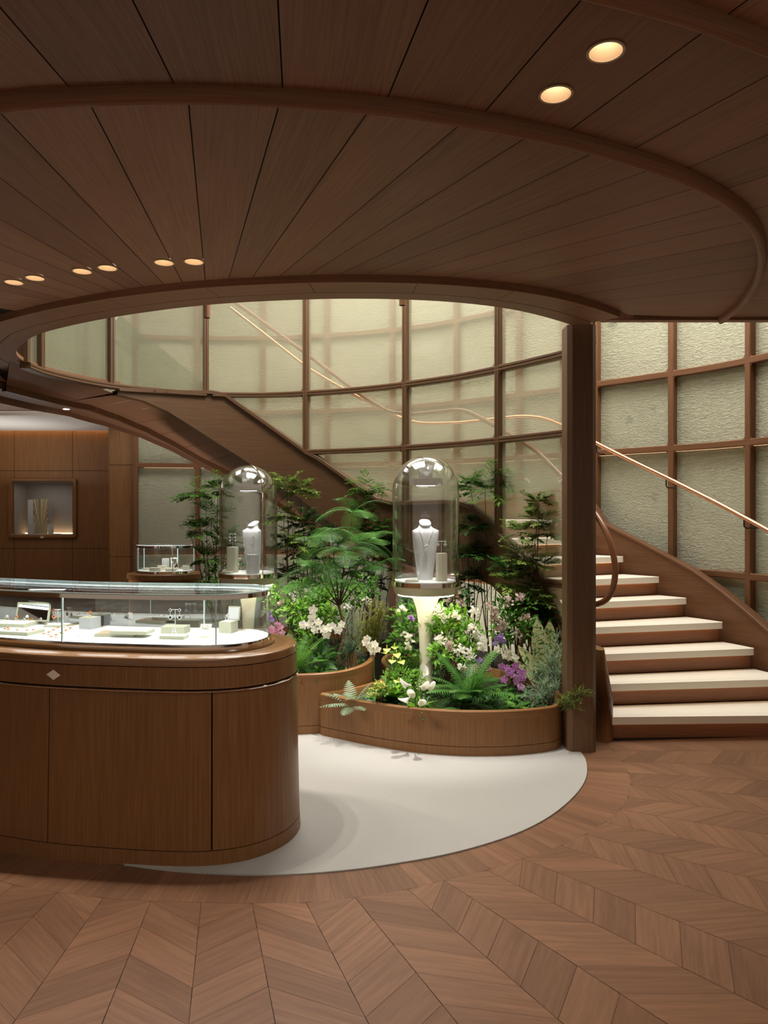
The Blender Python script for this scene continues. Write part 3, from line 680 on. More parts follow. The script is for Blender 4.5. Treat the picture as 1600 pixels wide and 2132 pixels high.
# flat landing soffit joining the rim to the stair at the left
m = MB(); wa = np.linspace(sEnd - .12, WELL.near((-2.93, 6.0)), 24); ca = np.linspace(cS[-1] - .12, C1.len - .001, 24)
for k in range(23):
    zk = lambda q: (stB(sEnd - .01) - .002) * (1 - min(1, q / 7)) + (ZR + .002) * min(1, q / 7)
    A, B, C, D = (*WELL.at(wa[k], .09), zk(k)), (*WELL.at(wa[k + 1], .09), zk(k + 1)), (*C1.at(ca[k + 1]), foB(ca[k + 1])), (*C1.at(ca[k]), foB(ca[k])); m.add([A, B, C, D], [(k * .06, 0), (k * .06 + .06, 0), (k * .06 + .06, .5), (k * .06, .5)])
e_ = C1.at(C1.len); m.add([(*WELL.at(wa[-1], .29), ZR + .002), (-3.1, 5.0, ZR + .002), (-3.9, 5.0, ZR + .002), (e_[0] - .1, e_[1], 2.74), (*e_, 2.74)])
sbuild(m, 'landing_soffit', 'ceiling_wood', smooth=40)
# casing strip below the outer edge and the flat strip of ceiling with a small lamp
m = MB()
st1 = [(116,839),(194,864),(250,882),(310,905),(388,948),(465,992)]
st2 = [(116,855),(217,887),(271,909),(330,935),(407,965),(477,1000)]
A1 = interpS(C1, st1); 
us = np.linspace(C1.hit(470), C1.len - .02, 50)
f1 = lambda s: float(np.interp(s, A1[:, 0], A1[:, 1])) if s < A1[-1, 0] else float(A1[-1, 1])
for u0, u1 in zip(us[:-1], us[1:]):
    z0, z1 = foB(u0) - .06, foB(u1) - .06; w0, w1 = .045 + .26 * min(1, (u0 - us[0]) / 1.6), .045 + .26 * min(1, (u1 - us[0]) / 1.6)
    a, b, c, d = (*C1.at(u0, .045), z0), (*C1.at(u1, .045), z1), (*C1.at(u1, w1), z1), (*C1.at(u0, w0), z0)
    m.add([a, d, c, b], [(0, u0), (w0, u0), (w1, u1), (0, u1)]); e, f = (c[0], c[1], c[2] - .05), (d[0], d[1], d[2] - .05)
    m.add([d, f, e, c], [(0, u0), (.05, u0), (.05, u1), (0, u1)])
sbuild(m, 'casing', 'ceiling_wood', smooth=30)
# handrails
def rail_pts(curve, lst, off):
    r = []
    for x, y in lst:
        s = curve.hit(x, True, off); 
        if s is None: continue
        p = curve.at(s, off); r.append((s, p[0], p[1], EYE + (HY - y) / F * p[1]))
    r.sort(); return r
def smooth_pts(r, n=90, it=6):
    a = np.array(r)[:, -3:]; l = np.r_[0, np.cumsum(np.linalg.norm(a[1:] - a[:-1], axis=1))]; u = np.linspace(0, l[-1], n)
    q = np.c_[np.interp(u, l, a[:, 0]), np.interp(u, l, a[:, 1]), np.interp(u, l, a[:, 2])]
    for _ in range(it): q[1:-1] = (q[:-2] + 2 * q[1:-1] + q[2:]) / 4
    return [Vector(p) for p in q]
olist = [(1690,1155),(1600,1104),(1500,1050),(1400,1000),(1300,952),(1235,919),(1195,896),(1160,880),(1130,869),(1085,866),(960,880),(880,882),(850,876),(790,850),(690,795),(640,765),(560,702),(480,640)]
orail = smooth_pts(rail_pts(C1, olist, -.10), 140, 5)
m = MB(); m.tube(orail, .019, 10); sbuild(m, 'handrail', 'copper', smooth=60, label='copper-coloured round handrail on the outer wall side')
ilist = [(1215,1045),(1173,995),(1116,937),(1067,906),(1035,889),(1000,869),(972,856),(955,853),(860,863),(810,858),(760,828),(640,738),(560,680),(470,615)]
irail = rail_pts(WELL, ilist, .16)
pre = [(PD(1237, 1259, 5.12)), PD(1256, 1258, 5.08), PD(1270, 1246, 5.06), PD(1279, 1222, 5.06), PD(1283, 1190, 5.07), PD(1279, 1155, 5.10), PD(1268, 1118, 5.16), PD(1254, 1090, 5.24), PD(1238, 1066, 5.34)]
rr_ = [(0, *p) for p in pre] + irail
ip = smooth_pts(rr_, 170, 4)
m = MB(); m.tube(ip, .021, 10); sbuild(m, 'handrail', 'rail_wood', smooth=60, label='wooden inner handrail with a curled lower end')
for x, y in [(1388, 994), (1550, 1076), (1243, 924)]:
    br = MB()
    s_ = C1.hit(x, True, -.10); p = C1.at(s_, -.10); z = EYE + (HY - y) / F * p[1]; nx, ny = C1.nrm(s_)
    P = Vector((*p, z)); nv = Vector((nx, ny, 0)); br.tube([P + Vector((0, 0, -.01)), P + Vector((0, 0, -.075)), P + nv * .02 + Vector((0, 0, -.09)), P + nv * .16 + Vector((0, 0, -.09))], .006, 6)
    sbuild(br, 'rail_bracket', 'iron', smooth=50)
# ================================================================== OUTER WALL
wall = empty('wall_back', (0, 9.2, 0), kind='structure'); WI = Matrix.Translation((0, -9.2, 0))
def wb(mb, name, mat, **k):
    o = mb.build(name, mat, parent=wall, **k); o.matrix_parent_inverse = WI; return o
LV = [-.02, 1.04, 2.14, 2.81, 3.75, 4.6]
wx = [283, 412, 548, 682, 818, 952, 1082, 1175, 1243, 1401, 1563]
wsx = sorted([WALL.hit(x) for x in wx] + [.02, .78])
for i in range(len(wsx) - 1):
    for jv in range(len(LV) - 1):
        m = MB(); n = 6
        for k in range(n):
            u0 = wsx[i] + (wsx[i + 1] - wsx[i]) * k / n; u1 = wsx[i] + (wsx[i + 1] - wsx[i]) * (k + 1) / n
            a, b = WALL.at(u0, .03), WALL.at(u1, .03); z0, z1 = LV[jv], LV[jv + 1]
            m.add([(*a, z0), (*b, z0), (*b, z1), (*a, z1)], [(u0, z0), (u1, z0), (u1, z1), (u0, z1)])
        wb(m, 'textured_panel', 'textured_panel', smooth=60)
m = MB()
prof = [(.04, -.028), (-.03, -.028), (-.036, -.022), (-.036, .022), (-.03, .028), (.04, .028)]
for z in LV[1:]: m.sweep(pathZ(WALL, .02, WALL.len - .02, 0, z, 120), [(a, b) for a, b in prof])
for s_ in wsx:
    p = WALL.at(s_); nx, ny = WALL.nrm(s_); nv = Vector((nx, ny, 0)); tv = Vector((-ny, nx, 0))
    m.sweep([(Vector((*p, 0)), nv, tv), (Vector((*p, 4.6)), nv, tv)], [(a, b) for a, b in prof])
# small curved fillets in the corners of every field
for i in range(len(wsx) - 1):
    for jv in range(1, len(LV) - 1):
        for su, uu in ((1, wsx[i] + .028), (-1, wsx[i + 1] - .028)):
            for sz, zz in ((1, LV[jv] + .028), (-1, LV[jv + 1] - .028)):
                rr = .03; pts = [(uu, zz)] + [(uu + su * rr * (1 - math.sin(a)), zz + sz * rr * (1 - math.cos(a))) for a in [R(q) for q in (0, 22, 45, 68, 90)]]
                m.add([(*WALL.at(a, -.03), b) for a, b in pts])
pf = wb(m, 'panel_frame', 'panel_rail', smooth=35)
for z in (1.04, 2.14):
    m = MB(); m.sweep(pathZ(WALL, .1, WALL.len - .1, 0, z - .029, 60), [(.004, -.002), (.004, .001), (.016, .001), (.016, -.002)]); o = m.build('light_strip', 'led_line', pf)
W2 = Curve([(-3.12,9.35),(-3.7,9.1),(-4.2,8.6),(-4.5,7.8),(-4.6,6.6),(-4.6,5.2)], False, 100, 3)
m = MB()
for k in range(40):
    u0, u1 = W2.len * k / 40, W2.len * (k + 1) / 40; m.add([(*W2.at(u0), 2.86), (*W2.at(u1), 2.86), (*W2.at(u1), 4.65), (*W2.at(u0), 4.65)], [(u0, 0), (u1, 0), (u1, 1.8), (u0, 1.8)])
m.build('wall_upper', 'textured_panel', smooth=60, kind='structure')
m = MB()
for f in (.12, .32, .52, .72, .92):
    p = W2.at(W2.len * f); nx, ny = W2.nrm(W2.len * f); nv = Vector((nx, ny, 0)); tv = Vector((-ny, nx, 0)); m.sweep([(Vector((*p, 2.86)), nv, tv), (Vector((*p, 4.65)), nv, tv)], prof)
m.build('trim_7', 'panel_rail', smooth=35, kind='structure')
# ================================================================== GLASS SCREEN ROUND THE WELL
scr = empty('window_1', (0, 7, 0), kind='structure'); XI = Matrix.Translation((0, -7, 0))
def xb(mb, name, mat, **k):
    o = mb.build(name, mat, parent=scr, **k); o.matrix_parent_inverse = XI; return o
xs = [1208, 1040, 846, 638, 429, 231, 83]
gs = [sE - .25, sE + .06] + [WELL.hit(x) for x in xs] + [WELL.len - .35]
GL = [1.02, 2.17, 2.77, 3.95]
m = MB()
fp = [(-.03, -.027), (-.038, -.02), (-.038, -.004), (-.030, -.001), (-.030, .001), (-.038, .004), (-.038, .02), (-.03, .027), (.05, .027), (.05, -.027)]
for z in GL:
    runs = []; u = gs[0]
    step = .03; cur = []
    while u <= gs[-1]:
        if (u <= sEnd and z > stT(u) - .01) or (u > sEnd and z > ZR - .03): cur.append(u)
        else:
            if len(cur) > 2: runs.append(cur)
            cur = []
        u += step
    if len(cur) > 2: runs.append(cur)
    for r_ in runs: m.sweep([(Vector((*WELL.at(u), z)), Vector((*WELL.nrm(u), 0)), Vector((0, 0, 1))) for u in r_], fp)
for s_ in gs:
    p = WELL.at(s_); nx, ny = WELL.nrm(s_); nv = Vector((nx, ny, 0)); tv = Vector((-ny, nx, 0)); zb = stT(s_) if s_ < sEnd else ZR
    if s_ < sE: zb = 0
    m.sweep([(Vector((*p, zb)), nv, tv), (Vector((*p, 3.97)), nv, tv)], fp)
# bead along the stringer top
m.sweep([(Vector((*WELL.at(u), stT(u) + .012)), Vector((*WELL.nrm(u), 0)), Vector((0, 0, 1))) for u in np.linspace(sE + .02, sEnd, 170)], [(-.038, -.02), (-.038, .012), (-.03, .02), (.05, .02), (.05, -.02)])
for i in range(len(gs) - 1):
    for jv in range(-1, len(GL) - 1):
        lo = GL[jv] if jv >= 0 else -9; hi = GL[jv + 1]
        for su, uu in ((1, gs[i] + .027), (-1, gs[i + 1] - .027)):
            for sz, zz in ((1, lo + .027), (-1, hi - .027)):
                if zz < max(stT(uu) if uu < sEnd else 0, ZR if uu > sEnd else 0) + .05: continue
                rr = .032; pts = [(uu, zz)] + [(uu + su * rr * (1 - math.sin(a)), zz + sz * rr * (1 - math.cos(a))) for a in [R(q) for q in (0, 22, 45, 68, 90)]]
                m.add([(*WELL.at(a, -.03), b) for a, b in pts])
xb(m, 'window_frame', 'frame_wood', smooth=35)
for i in range(len(gs) - 1):
    for jv in range(-1, len(GL) - 1):
        m = MB(); lo = GL[jv] if jv >= 0 else 0; hi = GL[jv + 1]; n = 14; cnt = 0
        for k in range(n):
            u0, u1 = gs[i] + (gs[i + 1] - gs[i]) * k / n, gs[i] + (gs[i + 1] - gs[i]) * (k + 1) / n
            z0, z1 = max(lo, stT(u0) if u0 < sEnd else ZR), max(lo, stT(u1) if u1 < sEnd else ZR)
            if u0 < sE: z0 = z1 = lo
            if z0 >= hi and z1 >= hi: continue
            z0, z1 = min(z0, hi), min(z1, hi); a, b = WELL.at(u0, .01), WELL.at(u1, .01)
            m.add([(*a, z0), (*b, z1), (*b, hi), (*a, hi)], [(u0, z0), (u1, z1), (u1, hi), (u0, hi)]); cnt += 1
        if cnt: xb(m, 'pane', 'mesh_glass', smooth=60)
# green-tinted curved pane with a sloping top edge, seen through the opening
m = MB(); a_ = WELL.hit(434); b_ = WELL.hit(60)
lz = interpS(WELL, [(434, 803), (425, 796), (340, 729), (255, 660), (200, 615), (130, 560)], off=.45)
for u0, u1 in zip(np.linspace(a_, b_, 30)[:-1], np.linspace(a_, b_, 30)[1:]):
    f = lambda u: float(min(np.interp(u, lz[:, 0], lz[:, 1]), 3.9))
    m.add([(*WELL.at(u0, .45), 2.85), (*WELL.at(u1, .45), 2.85), (*WELL.at(u1, .45), f(u1)), (*WELL.at(u0, .45), f(u0))])
m.build('window_2', 'green_glass', smooth=60, kind='structure')
for x, y, d in ((431, 662, 6.4), (838, 636, 6.4)):
    p = PD(x, y, d); t = empty('spotlight', (p.x, p.y, 5.25), 0, 'brown cylinder spotlight hanging above the well, %s one' % ('left' if x < 500 else 'right'), 'spotlight', 'spotlights above the garden')
    m = MB(); m.lathe([(0, p.z - 5.25 + .008), (.022, p.z - 5.25 + .008), (.025, p.z - 5.25), (.027, p.z - 5.25), (.027, p.z - 5.25 + .24), (0, p.z - 5.25 + .25)], n=24); m.build('housing', 'panel_rail', t, 40)
    m = MB(); m.tube([(0, 0, p.z - 5.25 + .24), (0, 0, 0)], .006, 6); m.build('rod', 'iron', t)
s_ = C1.hit(138, True, .17); p = C1.at(s_, .17); t = empty('downlight', (p[0], p[1], foB(s_) - .062), 0, 'small white lamp set in the curved strip under the upper landing', 'ceiling light')
m = MB(); m.lathe([(0, -.003), (.030, -.003), (.034, 0)], n=24); m.build('lens', 'led_cool', t)
# ceiling above the void
m = MB(); m.box((0, 6.5, 5.3), (8.4, 7, .1)); m.build('ceiling_upper', 'white_paint', kind='structure')
# ================================================================== PILLAR
pc = (1.30, 4.965)
po = []
hw = .095
for a in ((-hw + .028, -hw), (hw - .028, -hw), (hw, -hw + .028), (hw, hw - .02), (-hw, hw - .02), (-hw, -hw + .028)): po.append((pc[0] + a[0], pc[1] + a[1]))
m = MB(); m.prism(po, 0, ZR + .02); m.build('pillar', 'frame_wood', label='tall square brown wooden pillar between the planter and the stairs', cat='pillar')
# ================================================================== LEFT ROOM
lw = MB(); WY = 10.42; X0, X1 = -7.5, -3.3
nx0, nx1, nz0, nz1 = ray(27) * WY, ray(154) * WY, EYE + (HY - 1113) / F * WY, EYE + (HY - 1003) / F * WY
def wq(x0, x1, z0, z1): lw.add([(x0, WY, z0), (x1, WY, z0), (x1, WY, z1), (x0, WY, z1)])
zg1, zg2 = EYE + (HY - 1142) / F * WY, EYE + (HY - 980) / F * WY; g = .003
xg = [X0, ray(30) * WY, ray(151) * WY, X1]
for z0, z1 in ((0, zg1), (zg2, 2.75)):
    for a, b in zip(xg[:-1], xg[1:]): wq(a + g, b - g, z0 + g, z1 - g)
wq(X0, xg[1] - g, zg1 + g, zg2 - g); wq(xg[2] + g, X1, zg1 + g, zg2 - g)
wq(xg[1] + g, xg[2] - g, zg1 + g, nz0); wq(xg[1] + g, xg[2] - g, nz1, zg2 - g); wq(nx1, xg[2] - g, nz0, nz1)
if nx0 > xg[1] + g: wq(xg[1] + g, nx0, nz0, nz1)
wl = lw.build('wall_left', 'joinery_wood', kind='structure', weld=False)
m = MB(); m.add([(X0, WY + .01, 0), (nx0, WY + .01, 0), (nx0, WY + .01, 2.75), (X0, WY + .01, 2.75)]); m.add([(nx1, WY + .01, 0), (X1, WY + .01, 0), (X1, WY + .01, 2.75), (nx1, WY + .01, 2.75)])
m.add([(nx0, WY + .01, 0), (nx1, WY + .01, 0), (nx1, WY + .01, nz0), (nx0, WY + .01, nz0)]); m.add([(nx0, WY + .01, nz1), (nx1, WY + .01, nz1), (nx1, WY + .01, 2.75), (nx0, WY + .01, 2.75)])
m.build('wall_backing', 'dark_gap', wl)
m = MB(); px0, px1 = ray(230) * 9.5, ray(283) * 9.42
po = [(px0 + .03, 9.4), (px1, 9.4), (px1 + .1, 9.45), (px1 + .1, 9.6), (px1, WY), (px0, WY), (px0, 9.43)]
zz = [0, EYE - 101 / F * 9.4, EYE + 90 / F * 9.4, 2.8]
for a, b in zip(zz[:-1], zz[1:]): m.prism(po, a + .003, b - .003)
m.build('wall_pier', 'joinery_wood', kind='structure')
m = MB(); m.box((-5.4, 9.48, 2.69), (4.2, 1.70, .03)); m.build('ceiling_left', 'white_paint', kind='structure')
m = MB(); m.box((-5.6, 7.85, 2.76), (4.4, 1.6, .06)); m.build('ceiling_bulkhead', 'ceiling_wood', kind='structure')
m = MB(); m.box((-5.4, WY - .04, 2.735), (4.2, .03, .01)); m.build('cove_light', 'led_warm', kind='structure')
m = MB(); m.box((-7.6, 5, 1.4), (.1, 12, 2.9)); m.build('wall_side', 'joinery_wood', kind='structure')
m = MB(); m.box((4.4, 4.0, 2.5), (.1, 3.0, 5.0)); m.build('wall_right', 'joinery_wood', kind='structure')
nic = empty('display_niche', ((nx0 + nx1) / 2, WY, nz0), 0, 'lit grey display niche with rounded wooden frame in the left wall', 'display niche')
W, H = nx1 - nx0, nz1 - nz0
m = MB(); D = .38
m.add([(-W/2, D, 0), (W/2, D, 0), (W/2, D, H), (-W/2, D, H)]); m.add([(-W/2, 0, 0), (-W/2, D, 0), (-W/2, D, H), (-W/2, 0, H)]); m.add([(W/2, 0, 0), (W/2, 0, H), (W/2, D, H), (W/2, D, 0)])
m.add([(-W/2, 0, 0), (W/2, 0, 0), (W/2, D, 0), (-W/2, D, 0)]); m.add([(-W/2, 0, H), (-W/2, D, H), (W/2, D, H), (W/2, 0, H)]); m.build('back_box', 'niche_grey', nic)
def rrect(w, h, r, n=5):
    o = []
    for cx, cy, a in ((w/2 - r, h/2 - r, 0), (-w/2 + r, h/2 - r, 90), (-w/2 + r, -h/2 + r, 180), (w/2 - r, -h/2 + r, 270)):
        for k in range(n + 1): o.append((cx + r * math.cos(R(a + 90 * k / n)), cy + r * math.sin(R(a + 90 * k / n))))
    return o
m = MB(); o = rrect(W + .02, H + .02, .03); pth = []
for k in range(len(o)):
    p = Vector((o[k][0], 0, o[k][1] + H / 2)); c = Vector((0, 0, H / 2)); pth.append((p, (p - c).normalized(), Vector((0, -1, 0))))
m.sweep(pth, [(-.012, -.02), (-.012, .03), (.0, .045), (.045, .045), (.055, .03), (.055, -.02)], closed=True); m.build('frame', 'joinery_wood', nic, 40)
m = MB(); m.add([(-W/2, .0, 0), (W/2, .0, 0), (W/2, .0, H), (-W/2, .0, H)]); m.build('pane', 'clear_glass', nic)
m = MB(); m.box((0, .33, .008), (W * .96, .02, .012)); m.build('light_strip', 'led_warm', nic)
m = MB(); m.add([(-.04, -.047, -.035), (0, -.047, -.055), (.04, -.047, -.035), (0, -.047, -.015)]); m.build('diamond_emblem', 'sage_leather', nic)
lamp('niche_lamp', 'AREA', ((nx0 + nx1) / 2, WY + .12, nz1 - .02), .6, (1, .93, .86), .5, sy=.1)
nb = ((nx0 + nx1) / 2, WY, nz0)
def nloc(x, d): return (ray(x) * (WY + d), WY + d, nz0 + .001)
t = empty('folding_screen', nloc(85, .27), 0, 'gold sunburst folding screen standing at the back of the wall niche', 'screen')
m = MB(); m.box((0, 0, .25), (.20, .015, .50)); o = m.build('sunburst_panel', 'sunburst_gold', t)
m = MB(); m.box((-.14, -.02, .245), (.07, .012, .49), .5); m.build('side_panel', 'grey_suede', t); m = MB(); m.box((.14, -.02, .245), (.07, .012, .49), -.5); m.build('side_panel', 'niche_grey', t)
def pair_stand(name, loc, label, h, w, gem, mat='silver', drop=.02, size=.009, base=True, group=None):
    t = empty(name, loc, 0, label, 'earring stand', group)
    m = MB(); m.tube([(0, 0, 0), (0, 0, h)], .0013, 6); m.tube([(-w/2, 0, h), (w/2, 0, h)], .0013, 6); m.build('post', 'silver', t)
    return t
def clover(mb, c, r, n=4, th=.003):
    for k in range(n):
        a = 2 * math.pi * k / n
        cx, cz = c[0] + r * .55 * math.cos(a), c[2] + r * .55 * math.sin(a); o = []
        for q in range(10): o.append((cx + r * .52 * math.cos(2 * math.pi * q / 10), c[1], cz + r * .52 * math.sin(2 * math.pi * q / 10)))
        mb.add([(p[0], p[1] - th / 2, p[2]) for p in o]); mb.add([(p[0], p[1] + th / 2, p[2]) for p in reversed(o)])
        for q in range(10):
            a_, b_ = o[q], o[(q + 1) % 10]; mb.add([(a_[0], a_[1] + th/2, a_[2]), (b_[0], b_[1] + th/2, b_[2]), (b_[0], b_[1] - th/2, b_[2]), (a_[0], a_[1] - th/2, a_[2])])
def earring(loc, label, metal='silver', gem='silver', r=.010, drops=1, gap=.028, group=None):
    t = empty('earring', loc, 0, label, 'earring', group)
    a = MB(); g = MB()
    for k in range(drops + 1):
        z = -k * gap; clover(a, (0, 0, z), r * (1 if k else .75)); clover(g, (0, -.002, z), r * (.62 if k else .45))
        if k: a.tube([(0, 0, z + gap - r), (0, 0, z + r)], .0008, 5)
    a.build('setting', metal, t); g.build('stones', gem, t); return t
def finger_ring(loc, label, metal='silver', gem='silver', r=.010, group=None, rz=0):
    t = empty('finger_ring', loc, rz, label, 'ring', group)
    a = MB(); a.tube([(r * math.cos(2 * math.pi * k / 16), 0, r + r * math.sin(2 * math.pi * k / 16)) for k in range(16)], .0014, 6, closed=True); a.build('band', metal, t, 60)
    g = MB(); g.M = Matrix.Translation((0, 0, r * 2.35)); clover(g, (0, 0, 0), r * .8, th=.006); g.build('stones', gem, t); return t
for x, nm in ((67, 'left'), (106, 'right')):
    l = nloc(x, .12); m = MB(); m.box((0, 0, .075), (.055, .055, .15)); o = m.build('pedestal', 'grey_suede', label='%s grey block pedestal inside the wall niche' % nm, cat='pedestal', group='pedestals in the niche'); o.location = l
    s_ = pair_stand('earring_stand', (l[0], l[1], l[2] + .15), 'thin silver post with crossbar on the %s niche pedestal' % nm, .075, .05, None)
    for q in (-1, 1): earring((l[0] + q * .023, l[1] - .004, l[2] + .15 + .068), '%s earring on the %s pedestal of the wall niche' % ('left' if q < 0 else 'right', nm), 'gold' if nm == 'right' else 'silver', 'silver', .010, 0, group='earrings in the niche')
m = MB(); m.box((0, 0, .006), (.13, .06, .012)); o = m.build('jewelry_tray', 'sage_leather', label='thin flat tray lying at the front of the wall niche', cat='tray'); o.location = nloc(116, .05)
# ================================================================== PLANTERS
P1 = Curve([(-.45,5.235),(-.30,5.13),(-.13,5.02),(.16,4.87),(.46,4.79),(.74,4.785),(.93,4.82),(1.10,4.885),(1.185,4.98),(1.25,5.2),(1.22,5.5),(1.05,5.85),(.75,6.25),(.35,6.6),(.06,6.7),(-.02,6.4),(.03,6.0),(-.02,5.7),(-.2,5.45),(-.42,5.29)], True, 240, 1)
P2 = Curve([(-1.75,5.2),(-1.3,5.22),(-.9,5.23),(-.55,5.24),(-.30,5.34),(-.13,5.6),(-.075,5.95),(-.11,6.35),(-.22,6.75),(-.5,7.15),(-1.1,7.38),(-1.8,7.3),(-2.3,6.95),(-2.45,6.3),(-2.3,5.6)], True, 240, 1)
def planter(C, h, label):
    c = C.at(0); t = empty('planter', (0, 0, .006), 0, label, 'planter'); n = 140
    m = MB(); m.prism(C.outline(0, n), 0, .058, caps=False)
    m.prism(C.outline(-.004, n), .058, .062, caps=False); m.prism(C.outline(0, n), .062, h - .035, caps=False); m.prism(C.outline(-.004, n), h - .035, h - .031, caps=False)
    m.build('side_panel', 'joinery_wood', t, 40)
    pts = [(Vector((*C.at(C.len * i / n), 0)), Vector((*C.nrm(C.len * i / n), 0)), Vector((0, 0, 1))) for i in range(n)]
    m = MB(); m.sweep(pts, [(.003, h - .03), (.003, h - .006), (-.003, h), (-.03, h), (-.034, h - .006), (-.034, h - .30 if h > .35 else .02)], closed=True); m.build('rim', 'joinery_wood', t, 40)
    m = MB(); q = C.outline(-.03, n); m.add([(p[0], p[1], h - .075) for p in q]); m.build('soil', 'soil', t)
    return t
planter(P1, .29, 'low curved wooden planter in front, beside the pillar')
planter(P2, .425, 'taller curved wooden planter behind the glass counter')
S1, S2 = .22, .355
# ================================================================== GLASS COUNTER
def cpath(off, n=220): return [(Vector((*CASE.at(CASE.len * i / n, off), 0)), Vector((*CASE.nrm(CASE.len * i / n), 0)), Vector((0, 0, 1))) for i in range(n)]
ctr = empty('display_counter', (-1.6, 3.9, 0), 0, 'large curved wooden display counter with a glass top case, cut by the left edge', 'display counter'); CI = Matrix.Translation((1.6, -3.9, 0))
def cb(mb, name, mat, par=None, **k):
    o = mb.build(name, mat, parent=par or ctr, **k)
    if par is None: o.matrix_parent_inverse = CI
    return o
NC = 200
m = MB(); m.prism(CASE.outline(.12, NC), .01, .80, caps=False); m.prism(CASE.outline(.115, NC), .80, .91); cb(m, 'carcass', 'dark_gap')
m = MB(); m.prism(CASE.outline(.162, NC), .0, .068, caps=True, top=CASE.outline(.158, NC)); cb(m, 'plinth', 'joinery_wood', smooth=35)
def csx(x, off, z, y): return CASE.near(PZ(x, y, z))
s1 = CASE.near((-1.55, 3.42)); s1 = CASE.hit(107, False, .13); s2 = CASE.hit(442, False, .13)
# door fields of the lower body
cuts = [s1 - .62, s1, s2, s2 + 1.2, s2 + 2.4, s2 + 3.6, CASE.len + s1 - .62]
for a, b in zip(cuts[:-1], cuts[1:]):
    m = MB(); n = 36; g = .0025
    uu = np.linspace(a + g, b - g, n + 1)
    for u0, u1 in zip(uu[:-1], uu[1:]):
        p0, p1, q0_, q1_ = CASE.at(u0, .157), CASE.at(u1, .157), CASE.at(u0, .142), CASE.at(u1, .142); z0, z1 = .072, .772
        m.add([(*p0, z0), (*p1, z0), (*q1_, z1), (*q0_, z1)], [(u0, z0), (u1, z0), (u1, z1), (u0, z1)])
        m.add([(*q0_, z1), (*q1_, z1), (*CASE.at(u1, .12), z1), (*CASE.at(u0, .12), z1)])
    for u_, sgn in ((uu[0], 1), (uu[-1], -1)):
        q = [(*CASE.at(u_, .157), .072), (*CASE.at(u_, .142), .772), (*CASE.at(u_, .12), .772), (*CASE.at(u_, .12), .072)]; m.add(q)
    cb(m, 'door', 'joinery_wood', smooth=35)
m = MB(); m.sweep(cpath(0), [(.12, .776), (.152, .776), (.154, .780), (.152, .784), (.12, .784)], closed=True); cb(m, 'chrome_strip', 'chrome', smooth=30)
m = MB(); m.sweep(cpath(0), [(.11, .788), (.143, .788), (.141, .884), (.11, .884)], closed=True); m.swap(); cb(m, 'drawer_band', 'joinery_wood', smooth=35)
for k in range(len(m.uv)): pass
m = MB(); m.sweep(cpath(0), [(.11, .888), (.141, .888), (.141, .914), (.137, .923), (.125, .928), (.0, .928), (.0, .90)], closed=True); ct = cb(m, 'worktop_edge', 'worktop_wood', smooth=40)
m = MB(); m.sweep(cpath(0), [(-.01, .925), (.028, .925), (.032, .932), (.028, .940), (-.01, .940)], closed=True); cb(m, 'worktop_step', 'worktop_wood', smooth=40)
m = MB(); m.sweep(cpath(0), [(.002, .940), (.012, .940), (.012, .962), (.002, .962)], closed=True); cb(m, 'base_ring', 'chrome', smooth=40)
m = MB(); m.prism(CASE.outline(.0, NC), .93, .952); cb(m, 'display_pad', 'white_pad', smooth=40)
ZB = .952; ZT = 1.172
m = MB(); m.sweep(cpath(0), [(.004, ZT), (.012, ZT), (.012, ZT + .020), (.004, ZT + .020)], closed=True); cb(m, 'top_ring', 'chrome', smooth=40)
m = MB(); m.sweep(cpath(0), [(-.012, ZT + .004), (.002, ZT + .004), (.002, ZT + .010), (-.012, ZT + .010)], closed=True); cb(m, 'light_strip', 'led_cool', smooth=40)
gb = [CASE.hit(131, False), CASE.hit(450, False)]; sb = CASE.hit(425, True)
sdark = [sb, CASE.near((-3.34, 4.72))]
def gpane(u0, u1, mat):
    m = MB(); uu = np.linspace(u0 + .002, u1 - .002, max(int((u1 - u0) / .03), 4))
    for a, b in zip(uu[:-1], uu[1:]): m.add([(*CASE.at(a, .006), ZB + .01), (*CASE.at(b, .006), ZB + .01), (*CASE.at(b, .006), ZT), (*CASE.at(a, .006), ZT)])
    cb(m, 'glass_pane', mat, smooth=60)
gpane(gb[0], gb[1], 'case_glass'); gpane(gb[1], sdark[0], 'case_glass'); gpane(sdark[0], sdark[1], 'smoked_glass'); gpane(sdark[1] - CASE.len, gb[0], 'case_glass')
m = MB(); m.prism(CASE.outline(.012, NC), ZT + .020, ZT + .027); cb(m, 'glass_top', 'case_glass', smooth=40)
plain('glass_edge', (.55, .70, .70), .15, spec=.8)
m = MB()
for u_ in gb + [sb]:
    p = CASE.at(u_, .004); nx, ny = CASE.nrm(u_); m.box((p[0], p[1], (ZB + ZT) / 2 + .005), (.006, .010, ZT - ZB - .012), math.atan2(-nx, ny))
m.sweep(cpath(0), [(.004, ZT + .0205), (.014, ZT + .0205), (.014, ZT + .0265), (.004, ZT + .0265)], closed=True)
cb(m, 'glass_edges', 'glass_edge', smooth=40)
# pale wooden diamond inlay
p = PZ(112, 1402, .836); s_ = CASE.hit(112, False, .143); P = Vector((*CASE.at(s_, .1435), .836)); tv = Vector((-CASE.nrm(s_)[1], CASE.nrm(s_)[0], 0)); zv = Vector((0, 0, 1)); nv = Vector((*CASE.nrm(s_), 0))
m = MB(); q = [P - tv * .037, P - zv * .024, P + tv * .037, P + zv * .024]; m.add([v + nv * .002 for v in q]); cb(m, 'diamond_emblem', 'pale_maple')
for i in range(5):
    u_ = CASE.hit(40 + i * 120, True); p = CASE.at(u_, -.03)
for x, d in ((60, 3.95), (200, 3.78), (330, 3.73), (460, 3.7)):
    lamp('case_lamp', 'AREA', (ray(x) * d, d, ZT + .0), .45, (.97, .98, 1), .25, sy=.05)
